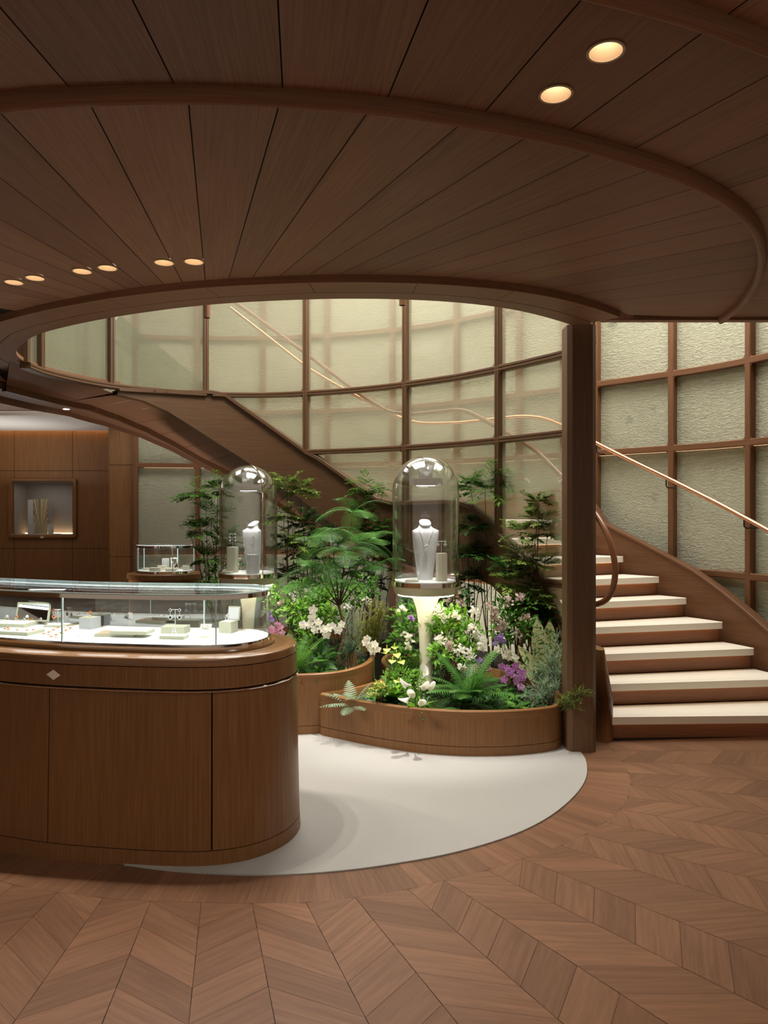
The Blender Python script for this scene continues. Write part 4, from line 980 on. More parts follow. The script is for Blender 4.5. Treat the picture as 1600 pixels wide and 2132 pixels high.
# ---- pieces inside the case
def on(x, y, Z): return PZ(x, y, Z)
def slab(name, x, y, w, d, h, rz, label, mat='sage_leather', top='white_pad', Z=ZB, cat='jewelry tray', inset=.008, group=None):
    l = on(x, y, Z); t = empty(name, l, rz, label, cat, group)
    m = MB(); m.box((0, 0, h / 2), (w, d, h)); m.build('body', mat, t)
    if top: m = MB(); m.box((0, 0, h + .0008), (w - inset * 2, d - inset * 2, .0016)); m.build('pad', top, t)
    return t, l
G = 'trays and boxes in the glass counter'
t, l = slab('jewelry_box', 30, 1303, .20, .14, .02, -.12, 'open box with mirror lid and three rings, far left in the counter', group=G)
m = MB(); m.M = Matrix.Translation((.07, .055, .02)) @ Matrix.Rotation(R(-14), 4, 'X'); m.box((0, 0, .05), (.20, .008, .105)); lid = m.build('lid', 'sage_leather', t)
m = MB(); m.M = Matrix.Translation((.07, .0505, .02)) @ Matrix.Rotation(R(-14), 4, 'X'); m.box((0, 0, .05), (.178, .002, .085)); m.build('lid_mirror', 'mirror', lid)
for k, x in enumerate((18, 38, 60)):
    finger_ring((l.x + ray(x) * l.y - l.x, l.y - .02, ZB + .022 + .012), '%s upright gold ring in the open mirror box' % ('left', 'middle', 'right')[k], 'gold', 'orange_stone' if k == 1 else 'silver', .009, 'rings in the mirror box')
t, l = slab('jewelry_tray', 38, 1318, .22, .13, .016, -.25, 'flat white pad tray holding the gold necklace, at left of the counter', group=G)
nk = empty('necklace', (l.x, l.y, l.z + .018), -.25, 'gold chain necklace with orange stones laid on the white tray', 'necklace')
pts = [(.085 * math.cos(R(a)), .035 * math.sin(R(a)) + .01, 0) for a in range(150, 391, 10)]
m = MB(); m.tube(pts, .0012, 5); m.build('chain', 'gold', nk); m = MB()
for k in range(1, len(pts), 4): m.box((pts[k][0], pts[k][1], .002), (.011, .009, .004))
m.build('stones', 'orange_stone', nk)
t, l = slab('jewelry_tray', 122, 1304, .12, .09, .012, -.1, 'small sage tray under the earring stand beside the ramp displays', group=G)
e = PZ(121, 1299, ZB + .013)
pair_stand('earring_stand', (e.x, e.y, ZB + .014), 'silver T-shaped post holding red drop earrings', .078, .045, None)
for q, n_ in ((-1, 'left'), (1, 'right')): earring((e.x + q * .022, e.y - .004, ZB + .014 + .076), '%s red stone drop earring on the T-shaped post' % n_, 'gold', 'red_stone' if True else 'gold', .010, 1, .036, 'red drop earrings')
for k, (x, y) in enumerate(((118, 1320), (134, 1326))):
    l = on(x, y, ZB); t = empty('bracelet_ramp', l, .55, ('rear' if k == 0 else 'front') + ' white curved ramp display with a bracelet draped over it', 'display stand', 'bracelet ramps')
    m = MB(); pr = [(-.075, .002), (-.05, .004), (.02, .034), (.035, .040), (.05, .034), (.075, .004)]
    for a, b in zip(pr[:-1], pr[1:]): 
        m.add([(a[0], -.013, a[1]), (b[0], -.013, b[1]), (b[0], .013, b[1]), (a[0], .013, a[1])]); m.add([(a[0], .013, a[1] - .003), (b[0], .013, b[1] - .003), (b[0], -.013, b[1] - .003), (a[0], -.013, a[1] - .003)])
        m.add([(a[0], -.013, a[1] - .003), (b[0], -.013, b[1] - .003), (b[0], -.013, b[1]), (a[0], -.013, a[1])]); m.add([(a[0], .013, a[1]), (b[0], .013, b[1]), (b[0], .013, b[1] - .003), (a[0], .013, a[1] - .003)])
    m.build('ramp', 'white_pad', t)
    t2 = empty('bracelet', (l.x, l.y, l.z + .003), .55, ('rear' if k == 0 else 'front') + ' gold clover bracelet lying over its white ramp', 'bracelet', 'gold bracelets')
    m = MB(); m.tube([(p[0], 0, p[1]) for p in pr[:-1]], .0012, 5); m.build('chain', 'gold', t2)
    m = MB()
    for q in range(5):
        f = q / 4.2; x_ = -.06 + .095 * f; z_ = np.interp(x_, [p[0] for p in pr], [p[1] for p in pr]); m.box((x_, 0, z_ + .002), (.010, .010, .004), .78)
    m.build('clovers', 'orange_stone', t2)
t, l = slab('ring_box', 187.5, 1308, .078, .078, .060, -.35, 'grey cube ring box with sage lid, left of the stacked trays', 'grey_suede', 'sage_leather', inset=0, cat='ring box', group=G)
finger_ring((l.x, l.y, ZB + .062), 'gold ring standing on the grey cube box', 'gold', 'orange_stone', .010)
slab('jewelry_tray', 246, 1322, .20, .12, .014, .0, 'wooden-topped sage tray at the bottom of the stacked pair', 'sage_leather', 'lamp_cup', inset=.004, group=G)
t, l = slab('jewelry_tray', 276, 1318, .19, .10, .016, -.12, 'sage tray with a row of small studs, top of the stacked pair', 'sage_leather', 'white_pad', Z=ZB + .016, group=G)
for k in range(4):
    m = MB(); m.box((0, 0, .003), (.009, .009, .006), .78); o = m.build('stud_earring', 'silver', label='%s small silver stud on the stacked sage tray' % ('leftmost', 'second', 'third', 'rightmost')[k], cat='earring', group='studs on the stacked tray'); o.location = (l.x - .06 + k * .04, l.y + .008, l.z + .018)
t, l = slab('jewelry_box', 366, 1317, .125, .085, .036, -.1, 'low sage box carrying the black clover earring stand', 'sage_leather', None, cat='jewelry box', group=G)
e = (l.x, l.y - .01, ZB + .036)
pair_stand('earring_stand', e, 'silver T-shaped post holding black clover earrings', .085, .048, None)
for q, n_ in ((-1, 'left'), (1, 'right')): earring((e[0] + q * .024, e[1] - .004, e[2] + .083), '%s black clover drop earring on the silver post' % n_, 'silver', 'black_stone', .011, 1, .038, 'black clover earrings')
t, l = slab('jewelry_tray', 363, 1329, .125, .07, .016, -.12, 'white-topped small tray with a silver ring, front of the low sage box', group=G)
finger_ring((l.x, l.y, l.z + .018), 'silver flower ring on the small white-topped tray', 'silver', 'silver', .010)
l = on(425, 1328, ZB); t = empty('earring_card', l, -.12, 'leaning grey earring card with cream frame in the counter', 'display stand', G)
m = MB(); m.M = Matrix.Rotation(R(-28), 4, 'X'); m.box((0, 0, .036), (.058, .004, .072)); m.build('frame', 'cream_lacquer', t)
m = MB(); m.M = Matrix.Rotation(R(-28), 4, 'X'); m.box((0, -.0025, .036), (.048, .001, .060)); m.build('card', 'grey_velvet', t)
m = MB(); m.M = Matrix.Rotation(R(20), 4, 'X'); m.box((0, .034, .018), (.03, .003, .050)); m.build('strut', 'cream_lacquer', t)
for q, n_ in ((-1, 'left'), (1, 'right')): earring((l.x + q * .013 - .001, l.y + .022, l.z + .058), '%s clover stud earring on the leaning grey card' % n_, 'silver', 'silver', .009, 0, group='studs on the leaning card')
t, l = slab('ring_box', 476, 1316, .070, .075, .058, -.3, 'tall sage ring box with raised lid, rightmost in the counter', 'sage_leather', 'grey_velvet', cat='ring box', group=G)
m = MB(); m.M = Matrix.Translation((.01, .035, .058)) @ Matrix.Rotation(R(-12), 4, 'X'); m.box((0, 0, .036), (.068, .010, .072)); ld = m.build('lid', 'sage_leather', t)
m = MB(); m.M = Matrix.Translation((.01, .0295, .058)) @ Matrix.Rotation(R(-12), 4, 'X'); m.box((0, 0, .036), (.058, .002, .060)); m.build('lid_lining', 'grey_velvet', ld)
finger_ring((l.x - .002, l.y - .005, l.z + .060), 'silver clover ring standing in the raised-lid box', 'silver', 'silver', .012)
# ================================================================== SMALL CASE BEHIND
BX, BY = ray(345) * 7.65, 7.65
SC = Curve([(-.26,-.10),(-.10,-.215),(.10,-.22),(.255,-.13),(.285,.02),(.20,.13),(.06,.12),(-.06,.17),(-.20,.17),(-.285,.05)], True, 160, 3)
t = empty('display_cabinet', (BX, BY, 0), 0, 'small round glass display case on a curved wooden base behind the counter', 'display case')
m = MB(); m.prism(SC.outline(.075, 80), 0, .93); m.build('base', 'joinery_wood', t, 40)
m = MB(); m.prism(SC.outline(.095, 80), .885, .935); m.build('worktop_edge', 'joinery_wood', t, 40)
m = MB(); m.prism(SC.outline(.008, 80), .935, .962); m.build('base_ring', 'chrome', t, 40)
m = MB(); m.prism(SC.outline(-.008, 80), .9625, .966); m.build('display_pad', 'white_pad', t, 40)
m = MB(); m.prism(SC.outline(.004, 80), .966, 1.20, caps=False); m.build('glass_pane', 'case_glass', t, 60)
for f_ in (.02, .27, .45, .62, .86): m = MB(); p = SC.at(SC.len * f_, .004); nx, ny = SC.nrm(SC.len * f_); m.box((p[0], p[1], 1.083), (.008, .010, .234), math.atan2(-nx, ny)); m.build('glass_edge', 'glass_edge', t)
m = MB(); m.prism(SC.outline(.010, 80), 1.20, 1.222, caps=False); m.build('top_ring', 'chrome', t, 40)
m = MB(); m.prism(SC.outline(.010, 80), 1.222, 1.230); m.build('glass_top', 'case_glass', t, 40)
m = MB(); m.sweep([(Vector((*SC.at(SC.len * i / 60), 0)), Vector((*SC.nrm(SC.len * i / 60), 0)), Vector((0, 0, 1))) for i in range(60)], [(-.012, 1.203), (-.002, 1.203), (-.002, 1.209), (-.012, 1.209)], closed=True); m.build('light_strip', 'led_cool', t, 40)
lamp('small_case_lamp', 'AREA', (BX, BY, 1.195), .8, (1, .99, .97), .3, sy=.1)
G2 = 'pieces in the small round case'
ii = [(-.17,-.02,.10,.06,.014,'left flat tray'),(-.06,-.13,.11,.07,.022,'front left tray'),(-.03,-.02,.09,.06,.03,'middle block'),(.09,-.13,.10,.05,.014,'front right tray'),(.06,.0,.10,.06,.014,'inner flat tray'),(-.02,.07,.06,.05,.075,'tall back block'),(.21,.0,.07,.06,.03,'right block')]
for x, y, w_, d_, h_, nm in ii:
    h_ *= 1.5
    m = MB(); m.box((0, 0, h_ / 2), (w_, d_, h_), random.uniform(-.3, .3)); o = m.build('jewelry_tray', 'cream_lacquer' if h_ < .08 else 'grey_suede', label='%s of the pale pieces in the small round glass case' % nm, cat='tray', group=G2); o.location = (BX + x, BY + y, .966)
for x, y, rz, nm in ((.07, .08, .4, 'left'), (.13, -.03, 1.2, 'right')):
    t = empty('jewelry_mirror', (BX + x, BY + y, .966), rz, '%s tilted mirror plate inside the small round case' % nm, 'mirror', G2)
    m = MB(); m.M = Matrix.Translation((0, .01, .001)) @ Matrix.Rotation(R(-16), 4, 'X'); m.box((0, 0, .062), (.07, .008, .12)); m.build('frame', 'cream_lacquer', t)
    m = MB(); m.M = Matrix.Translation((0, .01, .001)) @ Matrix.Rotation(R(-16), 4, 'X'); m.box((0, -.0045, .062), (.058, .001, .105)); m.build('mirror_plate', 'mirror', t)
# ================================================================== BELL JARS
def bust(loc, rz, label, h=.30, w=.13):
    t = empty('necklace_bust', loc, rz, label, 'necklace bust')
    # outline rows: z, half width, front y, back y
    rows = [(0, .038, -.024, .024), (.06, .046, -.030, .026), (.13, .056, -.036, .024), (.20, .065, -.042, .018), (.240, .070, -.042, .008), (.256, .071, -.036, .002), (.262, .060, -.032, .004), (.268, .046, -.028, .008), (.276, .035, -.026, .014), (.288, .029, -.026, .020), (.300, .030, -.031, .027)]
    k = h / .302; m = MB(); n = 20; R_ = []
    for z, hw, yf, yb in rows:
        r = []
        for i in range(n):
            a = 2 * math.pi * i / n; c, s = math.cos(a), math.sin(a)
            e = .62; cx = math.copysign(abs(c) ** e, c) * hw; sy = math.copysign(abs(s) ** .8, s)
            cy = (yf + yb) / 2 + sy * (yb - yf) / 2; r.append((cx * k, cy * k, z * k + (0.016 * s * (z - .27) / .03 if z > .27 else 0) * k))
        R_.append(r)
    for a, b in zip(R_[:-1], R_[1:]):
        for i in range(n): m.add([a[i], a[(i + 1) % n], b[(i + 1) % n], b[i]])
    m.add(R_[-1]); m.add(R_[0][::-1]); m.build('torso', 'grey_velvet', t, 50); return t
def bell_jar(x, d, ztop, soil, label, seam_=False):
    X = ray(x) * d; t = empty('bell_jar_pedestal', (X, d, soil), 0, label, 'glass bell jar pedestal'); z = ztop - soil      # ztop = height of the chrome ring's top
    m = MB(); m.lathe([(.085, 0), (.070, .03), (.050, .09), (.049, z - .50), (.052, z - .42), (.060, z - .30), (.074, z - .21), (.098, z - .14), (.135, z - .105), (.135, z - .10), (0, z - .10)], n=48); m.build('stem', 'cream_stem', t, 60)
    m = MB(); m.lathe([(0, z - .105), (.20, z - .105), (.238, z - .095), (.253, z - .045), (.256, z - .04), (.256, z - .034), (0, z - .034)], n=64); m.build('cushion', 'cream_lacquer', t, 40)
    m = MB(); m.lathe([(.175, z - .1065), (.215, z - .1065), (.215, z - .1055), (.175, z - .1055), (.175, z - .1065)], n=64); m.build('light_ring', 'led_ring', t)
    m = MB(); m.lathe([(.0, z - .033), (.262, z - .033), (.262, z), (.25, z), (.25, z - .002), (0, z - .002)], n=64); m.build('chrome_ring', 'chrome', t, 30)
    m = MB(); m.lathe([(0, z + .004), (.228, z + .004), (.228, z - .002)], n=48); m.build('tray', 'white_pad', t, 40)
    rr = .255; hc = .70
    prof = [(rr, z), (rr, z + hc)] + [(rr * math.cos(R(a)), z + hc + rr * math.sin(R(a))) for a in range(8, 91, 6)]; prof[-1] = (0, z + hc + rr)
    m = MB(); m.lathe(prof, n=72); m.build('glass_dome', 'dome_glass', t, 70)
    r2 = .240; prof = [(r2, z), (r2, z + hc)] + [(r2 * math.cos(R(a)), z + hc + r2 * math.sin(R(a))) for a in range(8, 91, 6)]; prof[-1] = (0, z + hc + r2)
    m = MB(); m.lathe(prof, n=72); m.build('glass_dome', 'clear_glass', t, 70)
    lb = MB(); lb.box((0, 0, z + hc + .055), (.25, .10, .055)); o = lb.build('lamp_head', 'mirror', t); o2 = MB(); o2.box((.0, 0, z + hc + .135), (.10, .08, .10)); o2.build('lamp_mount', 'mirror', t)
    m = MB(); m.box((0, 0, z + hc + .0265), (.14, .05, .002)); m.build('lamp_lens', 'led_cool', t)
    if seam_:
        m = MB(); a = R(-52); ca, sa = math.cos(a), math.sin(a)
        m.tube([(.2615 * ca, .262 * sa, z), (.262 * ca, .262 * sa, z + hc)] + [((rr + .004) * math.cos(R(b)) * ca, (rr + .004) * math.cos(R(b)) * sa, z + hc + (rr + .004) * math.sin(R(b))) for b in range(10, 90, 8)], .004, 6); m.build('hinge_rod', 'chrome', t, 50)
    lamp('bell_jar_lamp', 'SPOT', (X, d, ztop + hc + .02), 8, (.95, .97, 1), .05, spot=70, blend=.6)
    return (X, d, ztop + .0045)
D2 = bell_jar(887, 5.7, 1.045, S1, 'glass bell jar on a cream trumpet stem, right one among the flowers')
D1 = bell_jar(517.5, 6.62, 1.027, S2, 'glass bell jar on a cream stem, left one behind the glass counter', True)
def bx(c, dx, dy): return (c[0] + dx, c[1] + dy, c[2])
# right jar
bl = bx(D2, -.005, .02); bust(bl, .12, 'pale grey neck bust with a pendant necklace in the right bell jar', .445)
nk = empty('necklace', (bl[0], bl[1], bl[2]), .12, 'fine silver pendant necklace on the bust of the right bell jar', 'necklace')
def vchain(w, zt, zb, yb, n=9, r=.0016): return [(-w * (1 - k / n), yb - .012 * math.sin(math.pi / 2 * k / n), zt + (zb - zt) * (k / n) ** .92) for k in range(n + 1)] + [(w * (k / n), yb - .012 * math.cos(math.pi / 2 * k / n), zb + (zt - zb) * (k / n) ** 1.08) for k in range(1, n + 1)]
m = MB(); m.tube(vchain(.055, .385, .275, -.058), .0016, 5); m.build('chain', 'silver', nk)
m = MB(); m.tube([(.013 * math.cos(R(a)), -.072, .255 + .013 * math.sin(R(a))) for a in range(0, 360, 24)], .005, 6, closed=True); m.box((0, -.073, .255), (.012, .008, .012), 0); m.build('pendant', 'silver', nk, 60)
l = bx(D2, .115, -.07); m = MB(); m.box((0, 0, .105), (.072, .06, .21), .25); o = m.build('pedestal', 'cream_lacquer', label='tall cream block in the right bell jar', cat='pedestal'); o.location = l
pair_stand('earring_stand', (l[0] + .0, l[1], l[2] + .21), 'thin post with crossbar on the tall cream block', .09, .06, None)
for q, n_ in ((-1, 'left'), (1, 'right')): earring((l[0] + q * .028, l[1] - .004, l[2] + .21 + .088), '%s silver hoop earring above the tall cream block' % n_, 'silver', 'silver', .013, 1, .022, 'earrings in the right jar')
m = MB(); m.box((0, 0, .006), (.10, .05, .012)); o = m.build('jewelry_tray', 'cream_lacquer', label='thin cream tray lying in front in the right bell jar', cat='tray'); o.location = bx(D2, -.11, -.12)
# left jar
bl = bx(D1, .045, .01); bust(bl, -.55, 'pale grey neck bust turned aside with a long necklace in the left bell jar', .435)
nk = empty('necklace', bl, -.55, 'long silver clover necklace on the bust of the left bell jar', 'necklace')
pts = vchain(.07, .36, .05, -.066, 14)
m = MB(); m.tube(pts, .0016, 5); m.build('chain', 'silver', nk); m = MB()
for k in range(2, len(pts), 3): clover(m, (pts[k][0], pts[k][1] - .004, pts[k][2]), .011)
m.build('clovers', 'silver', nk)
def hexp(r, n=6, a0=0): return [(r * math.cos(a0 + 2 * math.pi * k / n), r * math.sin(a0 + 2 * math.pi * k / n)) for k in range(n)]
l = bx(D1, -.135, -.02); m = MB(); m.prism(hexp(.055, 4, .6), 0, .225); o = m.build('pedestal', 'sage_leather', label='tall sage block at the left in the left bell jar', cat='pedestal'); o.location = l
pair_stand('earring_stand', (l[0], l[1], l[2] + .225), 'thin post with crossbar on the tall sage block', .115, .05, None)
for q, n_ in ((-1, 'left'), (1, 'right')): earring((l[0] + q * .023, l[1] - .004, l[2] + .225 + .112), '%s long drop earring above the tall sage block' % n_, 'silver', 'silver', .010, 2, .028, 'earrings in the left jar')
l = bx(D1, .065, -.15); m = MB(); m.prism(hexp(.055, 6, .3), 0, .165); o = m.build('pedestal', 'grey_suede', label='grey six-sided block in front of the bust in the left jar', cat='pedestal'); o.location = l
finger_ring((l[0], l[1], l[2] + .165), 'silver flower ring on the grey six-sided block', 'silver', 'silver', .014)
m = MB(); m.box((0, 0, .007), (.095, .06, .014), -.3); o = m.build('jewelry_tray', 'sage_leather', label='thin sage tray at the left front of the left bell jar', cat='tray'); o.location = bx(D1, -.165, -.11)
# ================================================================== PLANTS
rnd = random.Random(11)
def V(*a): return Vector(a)
def hdir(az, el): return V(math.cos(el) * math.cos(az), math.cos(el) * math.sin(az), math.sin(el))
def leaf(mb, p, d, n, L, W, bend=.25, tint=None, seg=3, prof=None, fold=0):
    d = d.normalized(); s = d.cross(n); s = s.normalized() if s.length > 1e-4 else V(1, 0, 0); n = s.cross(d)
    tint = rnd.random() if tint is None else tint
    prof = prof or (.25, .9, .8, .0) if seg == 3 else prof or (.3, 1, .0)
    rows = []
    for i in range(seg + 1):
        t = i / seg; c = p + d * (L * t) - n * (bend * L * t * t); w = W / 2 * prof[i]
        rows.append((c - s * w, c + s * w) if w > 1e-6 else (c,)) if not fold else rows.append((c - s * w + n * w * fold, c, c + s * w + n * w * fold) if w > 1e-6 else (c,))
    for a, b in zip(rows[:-1], rows[1:]):
        if fold:
            if len(b) == 3 and len(a) == 3: mb.add([a[0], a[1], b[1], b[0]], tint=tint); mb.add([a[1], a[2], b[2], b[1]], tint=tint)
            elif len(a) == 3: mb.add([a[0], a[1], b[0]], tint=tint); mb.add([a[1], a[2], b[0]], tint=tint)
            else: mb.add([a[0], b[1], b[0]], tint=tint); mb.add([a[0], b[2], b[1]], tint=tint)
        elif len(b) == 2 and len(a) == 2: mb.add([a[0], a[1], b[1], b[0]], tint=tint)
        elif len(a) == 2: mb.add([a[0], a[1], b[0]], tint=tint)
        else: mb.add([a[0], b[1], b[0]], tint=tint)
UP = V(0, 0, 1)
def arcpts(p, az, el, L, droop, n=8):
    r = [p.copy()]; d = hdir(az, el)
    for i in range(n): r.append(r[-1] + d * (L / n)); d = (d - UP * (droop / n)).normalized()
    return r
def spray(mb, c, r, n=11, ll=.032, lw=.010, dens=5, flat=.6, side=6):
    n = int(n * 1.9); dens += 2; r *= 1.1; ll *= 1.12; lw *= 1.1
    # a whorl of compound leaves: arching stalks with side twigs and lance-shaped leaflets
    for k in range(n):
        az = 2 * math.pi * k / n + rnd.uniform(-.3, .3); el = rnd.uniform(-.3, 1.35) * flat * 1.3; L = r * rnd.uniform(.45, 1.1)
        pts = arcpts(c, az, el, L, .45, 6); tb = rnd.uniform(0, 1)
        for i in range(2, 7):
            t = (pts[i] - pts[i - 1]).normalized(); s = t.cross(UP).normalized()
            for sg in (-1, 1):
                b = (s * sg * rnd.uniform(.7, 1) + t * .8 + UP * rnd.uniform(-.2, .25)).normalized(); bl = r * .34 * (1.15 - i / 9)
                for q in range(dens):
                    f = (q + 1) / dens; bp = pts[i] + b * bl * f
                    o = b.cross(UP).normalized() * (1 if q % 2 else -1)
                    leaf(mb, bp, (b * 1.0 + o * .75 + UP * rnd.uniform(-.25, .2)), UP, ll * rnd.uniform(.8, 1.2), lw, .15, min(1, max(0, tb * .6 + rnd.random() * .4)), 2)
        leaf(mb, pts[-1], pts[-1] - pts[-2], UP, ll, lw, .1, None, 2)
def nandina(base, tufts, label, mat='leaf_olive', group=None, ll=.034, lw=.0105, n=11, dens=5):
    t = empty('nandina_shrub', base, 0, label, 'shrub', group); B = V(*base); st = MB(); st.M = Matrix.Translation(-B)
    for (x, y, d, r) in tufts:
        c = PD(x, y, d); b = B + V(rnd.uniform(-.03, .03), rnd.uniform(-.03, .03), 0)
        pts = [b.lerp(c, k / 7) + V(rnd.uniform(-.008, .008), rnd.uniform(-.008, .008), 0) * (1 if 0 < k < 7 else 0) for k in range(8)]
        st.tube(pts, [.006 - .0035 * k / 7 for k in range(8)], 5, tint=rnd.random())
        m = MB(); m.M = Matrix.Translation(-B); spray(m, c, r, n, ll, lw, dens); m.build('leaf_spray', mat, t, weld=False)
    for k in range(len(tufts) // 2 + 2):
        x, y, d, r = tufts[k % len(tufts)]; e = PD(x + rnd.uniform(-30, 30), y + rnd.uniform(0, 60), d + rnd.uniform(-.1, .1)); b = B + V(rnd.uniform(-.09, .09), rnd.uniform(-.06, .06), 0)
        st.tube([b, b.lerp(e, .3) + V(rnd.uniform(-.02, .02), 0, 0), b.lerp(e, .65) + V(rnd.uniform(-.02, .02), 0, 0), e], [.005, .0045, .0035, .002], 5, tint=rnd.random())
    st.build('stem', 'bark', t, 60); return t
def bush(base, blobs, label, mat, ll=.05, lw=.028, cnt=160, stems=True, cat='shrub', name='leafy_shrub', group=None, flowers=None, fold=.25, upbias=.3):
    # blobs: (x px, y px, depth, radius m)
    t = empty(name, base, 0, label, cat, group); B = V(*base); m = MB(); m.M = Matrix.Translation(-B); st = MB(); st.M = Matrix.Translation(-B)
    for (x, y, d, r) in blobs:
        c = PD(x, y, d); N_ = int(cnt * (r / .12) ** 1.6) + 12
        for k in range(N_):
            u = V(rnd.gauss(0, 1), rnd.gauss(0, 1), rnd.gauss(0, 1)).normalized(); p = c + u * r * rnd.uniform(.35, 1) * V(1, 1, .85).length / 1.7
            if p.z < base[2] + .005: p.z = base[2] + rnd.uniform(.005, .05)
            dd = (u * .8 + V(rnd.uniform(-.6, .6), rnd.uniform(-.6, .6), rnd.uniform(-.5, .5)) + UP * upbias).normalized()
            nn = (u * .5 + UP + V(rnd.uniform(-.5, .5), rnd.uniform(-.8, .2), 0)).normalized()
            leaf(m, p, dd, nn, ll * rnd.uniform(.7, 1.25), lw * rnd.uniform(.8, 1.15), .3, rnd.random() ** 1.3, 3, fold=fold)
        b = B + V(rnd.uniform(-.02, .02), rnd.uniform(-.02, .02), 0)
        for q in range(3):
            e = c + V(rnd.uniform(-.5, .5), rnd.uniform(-.5, .5), rnd.uniform(-.2, .6)) * r
            st.tube([b, b.lerp(e, .5) + V(rnd.uniform(-.02, .02), rnd.uniform(-.02, .02), .01), e], [.005, .0035, .0015], 5, tint=rnd.random())
    m.build('foliage', mat, t, weld=False)
    if stems: st.build('stem', 'bark', t, 60)
    for f in flowers or []: cluster(t, B, *f)
    return t
def cluster(t, B, x, y, d, r, mat, n=26, pl=.026):
    # bracts of a papery flower head
    c = PD(x, y, d); m = MB(); m.M = Matrix.Translation(-B)
    for k in range(n):
        u = V(rnd.gauss(0, 1), rnd.gauss(0, 1) - .5, rnd.gauss(0, 1) + .2).normalized(); p = c + u * r * rnd.uniform(.15, .9)
        a = u.cross(V(rnd.random(), rnd.random(), rnd.random())).normalized()
        leaf(m, p, (u * .55 + a).normalized(), u, pl * rnd.uniform(.8, 1.25), pl * .85, -.2, rnd.random(), 3, (.45, 1, .8, 0), fold=.3)
    m.build('flower_cluster', mat, t, weld=False)
def blossom(mb, c, f, r, roll=0, n=5, wide=.9, tint=None):
    f = f.normalized(); a = f.cross(UP); a = a.normalized() if a.length > .01 else V(1, 0, 0); b = a.cross(f)
    for k in range(n):
        t = 2 * math.pi * k / n + roll; dd = a * math.sin(t) + b * math.cos(t)
        leaf(mb, c, dd + f * .15, f, r, r * wide * (1.15 if (k in (1, 4) or n != 5) else .78), .12, tint, 4, (.25, .9, 1, .8, .3), fold=.1)
def orchid(base, top, blooms, label, mat, group=None, r=.030, leaves=4, name='orchid_plant'):
    t = empty(name, base, 0, label, 'orchid', group); B = V(*base); T = V(*top); st = MB(); st.M = Matrix.Translation(-B)
    mid = B.lerp(T, .6) + V(0, 0, .06); pts = [B.lerp(mid, k / 4) for k in range(5)] + [mid.lerp(T, k / 4) + V(0, 0, .03 * math.sin(math.pi * k / 4)) for k in range(1, 5)]
    st.tube(pts, .0028, 5, tint=.6)
    for (x, y, d) in blooms: c = PD(x, y, d); st.tube([min(pts[4:], key=lambda q: (q - c).length), c + V(0, .012, 0)], .0015, 4, tint=.6)
    st.build('stem', 'leaf_mid', t, 60)
    for k in range(leaves):
        m = MB(); m.M = Matrix.Translation(-B); az = 2 * math.pi * k / leaves + .5; leaf(m, B + V(0, 0, .01), hdir(az, .45), UP, .15, .05, .35, rnd.random(), 3, (.5, 1, .8, 0), fold=.2); m.build('leaf', 'leaf_mid', t, 60)
    for (x, y, d) in blooms:
        m = MB(); m.M = Matrix.Translation(-B); c = PD(x, y, d); blossom(m, c, V(rnd.uniform(-.45, .45), -1, rnd.uniform(-.15, .3)), r * rnd.uniform(.85, 1.1), rnd.uniform(-.2, .2)); fl_ = m.build('flower', mat, t, weld=False)
        m = MB(); m.M = Matrix.Translation(-B); m.lathe([(0, 0), (.004, .002), (.005, .006), (0, .010)], (c.x, c.y - .010, c.z - .006), n=8); m.build('lip', 'petal_yellow' if mat == 'petal_white' else 'petal_violet', fl_, 60)
def frond(t, B, base, az, el, L, droop, pairs, pl, pw, mat, bip=False, name='frond', el_l=.1, taper=1.0, lobes=0):
    m = MB(); m.M = Matrix.Translation(-B); pts = arcpts(base, az, el, L, droop, 14); tb = rnd.random() * .6
    m.tube(pts, [.0028 - .002 * k / 14 for k in range(15)], 4, tint=.8)
    for i in range(pairs):
        f = .12 + .88 * i / pairs; x = f * 14; k = min(int(x), 13); p = pts[k].lerp(pts[k + 1], x - k); tg = (pts[k + 1] - pts[k]).normalized()
        s = tg.cross(UP).normalized(); nn = s.cross(tg); sz = math.sin(math.pi * min(1, (f * .92 + .12)) ** 1.15) ** .75 * taper + .08
        for sg in (-1, 1):
            b = (s * sg + tg * .42 - UP * .12 + nn * el_l).normalized(); l = pl * sz
            if not bip:
                if lobes:
                    for q in range(lobes):
                        g = q / lobes; bp = p + b * l * g; o = b.cross(nn)
                        for s2 in (-1, 1): leaf(m, bp, b * .8 + o * s2 * .7, nn, pw * (1.15 - g), pw * .5, .1, tb + rnd.random() * .4, 2)
                    leaf(m, p, b, nn, l, pw * .55, .18, tb + rnd.random() * .4, 3, (.6, 1, .7, 0))
                else: leaf(m, p, b, nn, l, pw, .22, tb + rnd.random() * .4, 3, (.8, .95, .6, 0))
            else:
                Q = max(4, int(9 * sz)); o = b.cross(nn)
                for q in range(Q):
                    g = (q + .5) / Q; bp = p + b * l * g - UP * l * .16 * g * g
                    for s2 in (-1, 1): leaf(m, bp, b * .55 + o * s2, nn, pw * (1.1 - .75 * g), pw * .24, .1, tb + rnd.random() * .4, 2)
    m.build(name, mat, t, weld=False)
def fern(base, label, n, L, pl, pw, mat, els=(.5, 1.2), droop=1.1, pairs=18, azr=None, bip=False, group=None, cat='fern', lobes=0, name='fern_plant'):
    t = empty(name, base, 0, label, cat, group); B = V(*base)
    for k in range(n):
        az = (azr[0] + (azr[1] - azr[0]) * k / max(n - 1, 1) + rnd.uniform(-.15, .15)) if azr else 2 * math.pi * k / n + rnd.uniform(-.25, .25)
        frond(t, B, B + V(0, 0, .01), az, rnd.uniform(*els), L * rnd.uniform(.8, 1.12), droop, pairs, pl, pw, mat, bip, lobes=lobes)
    return t
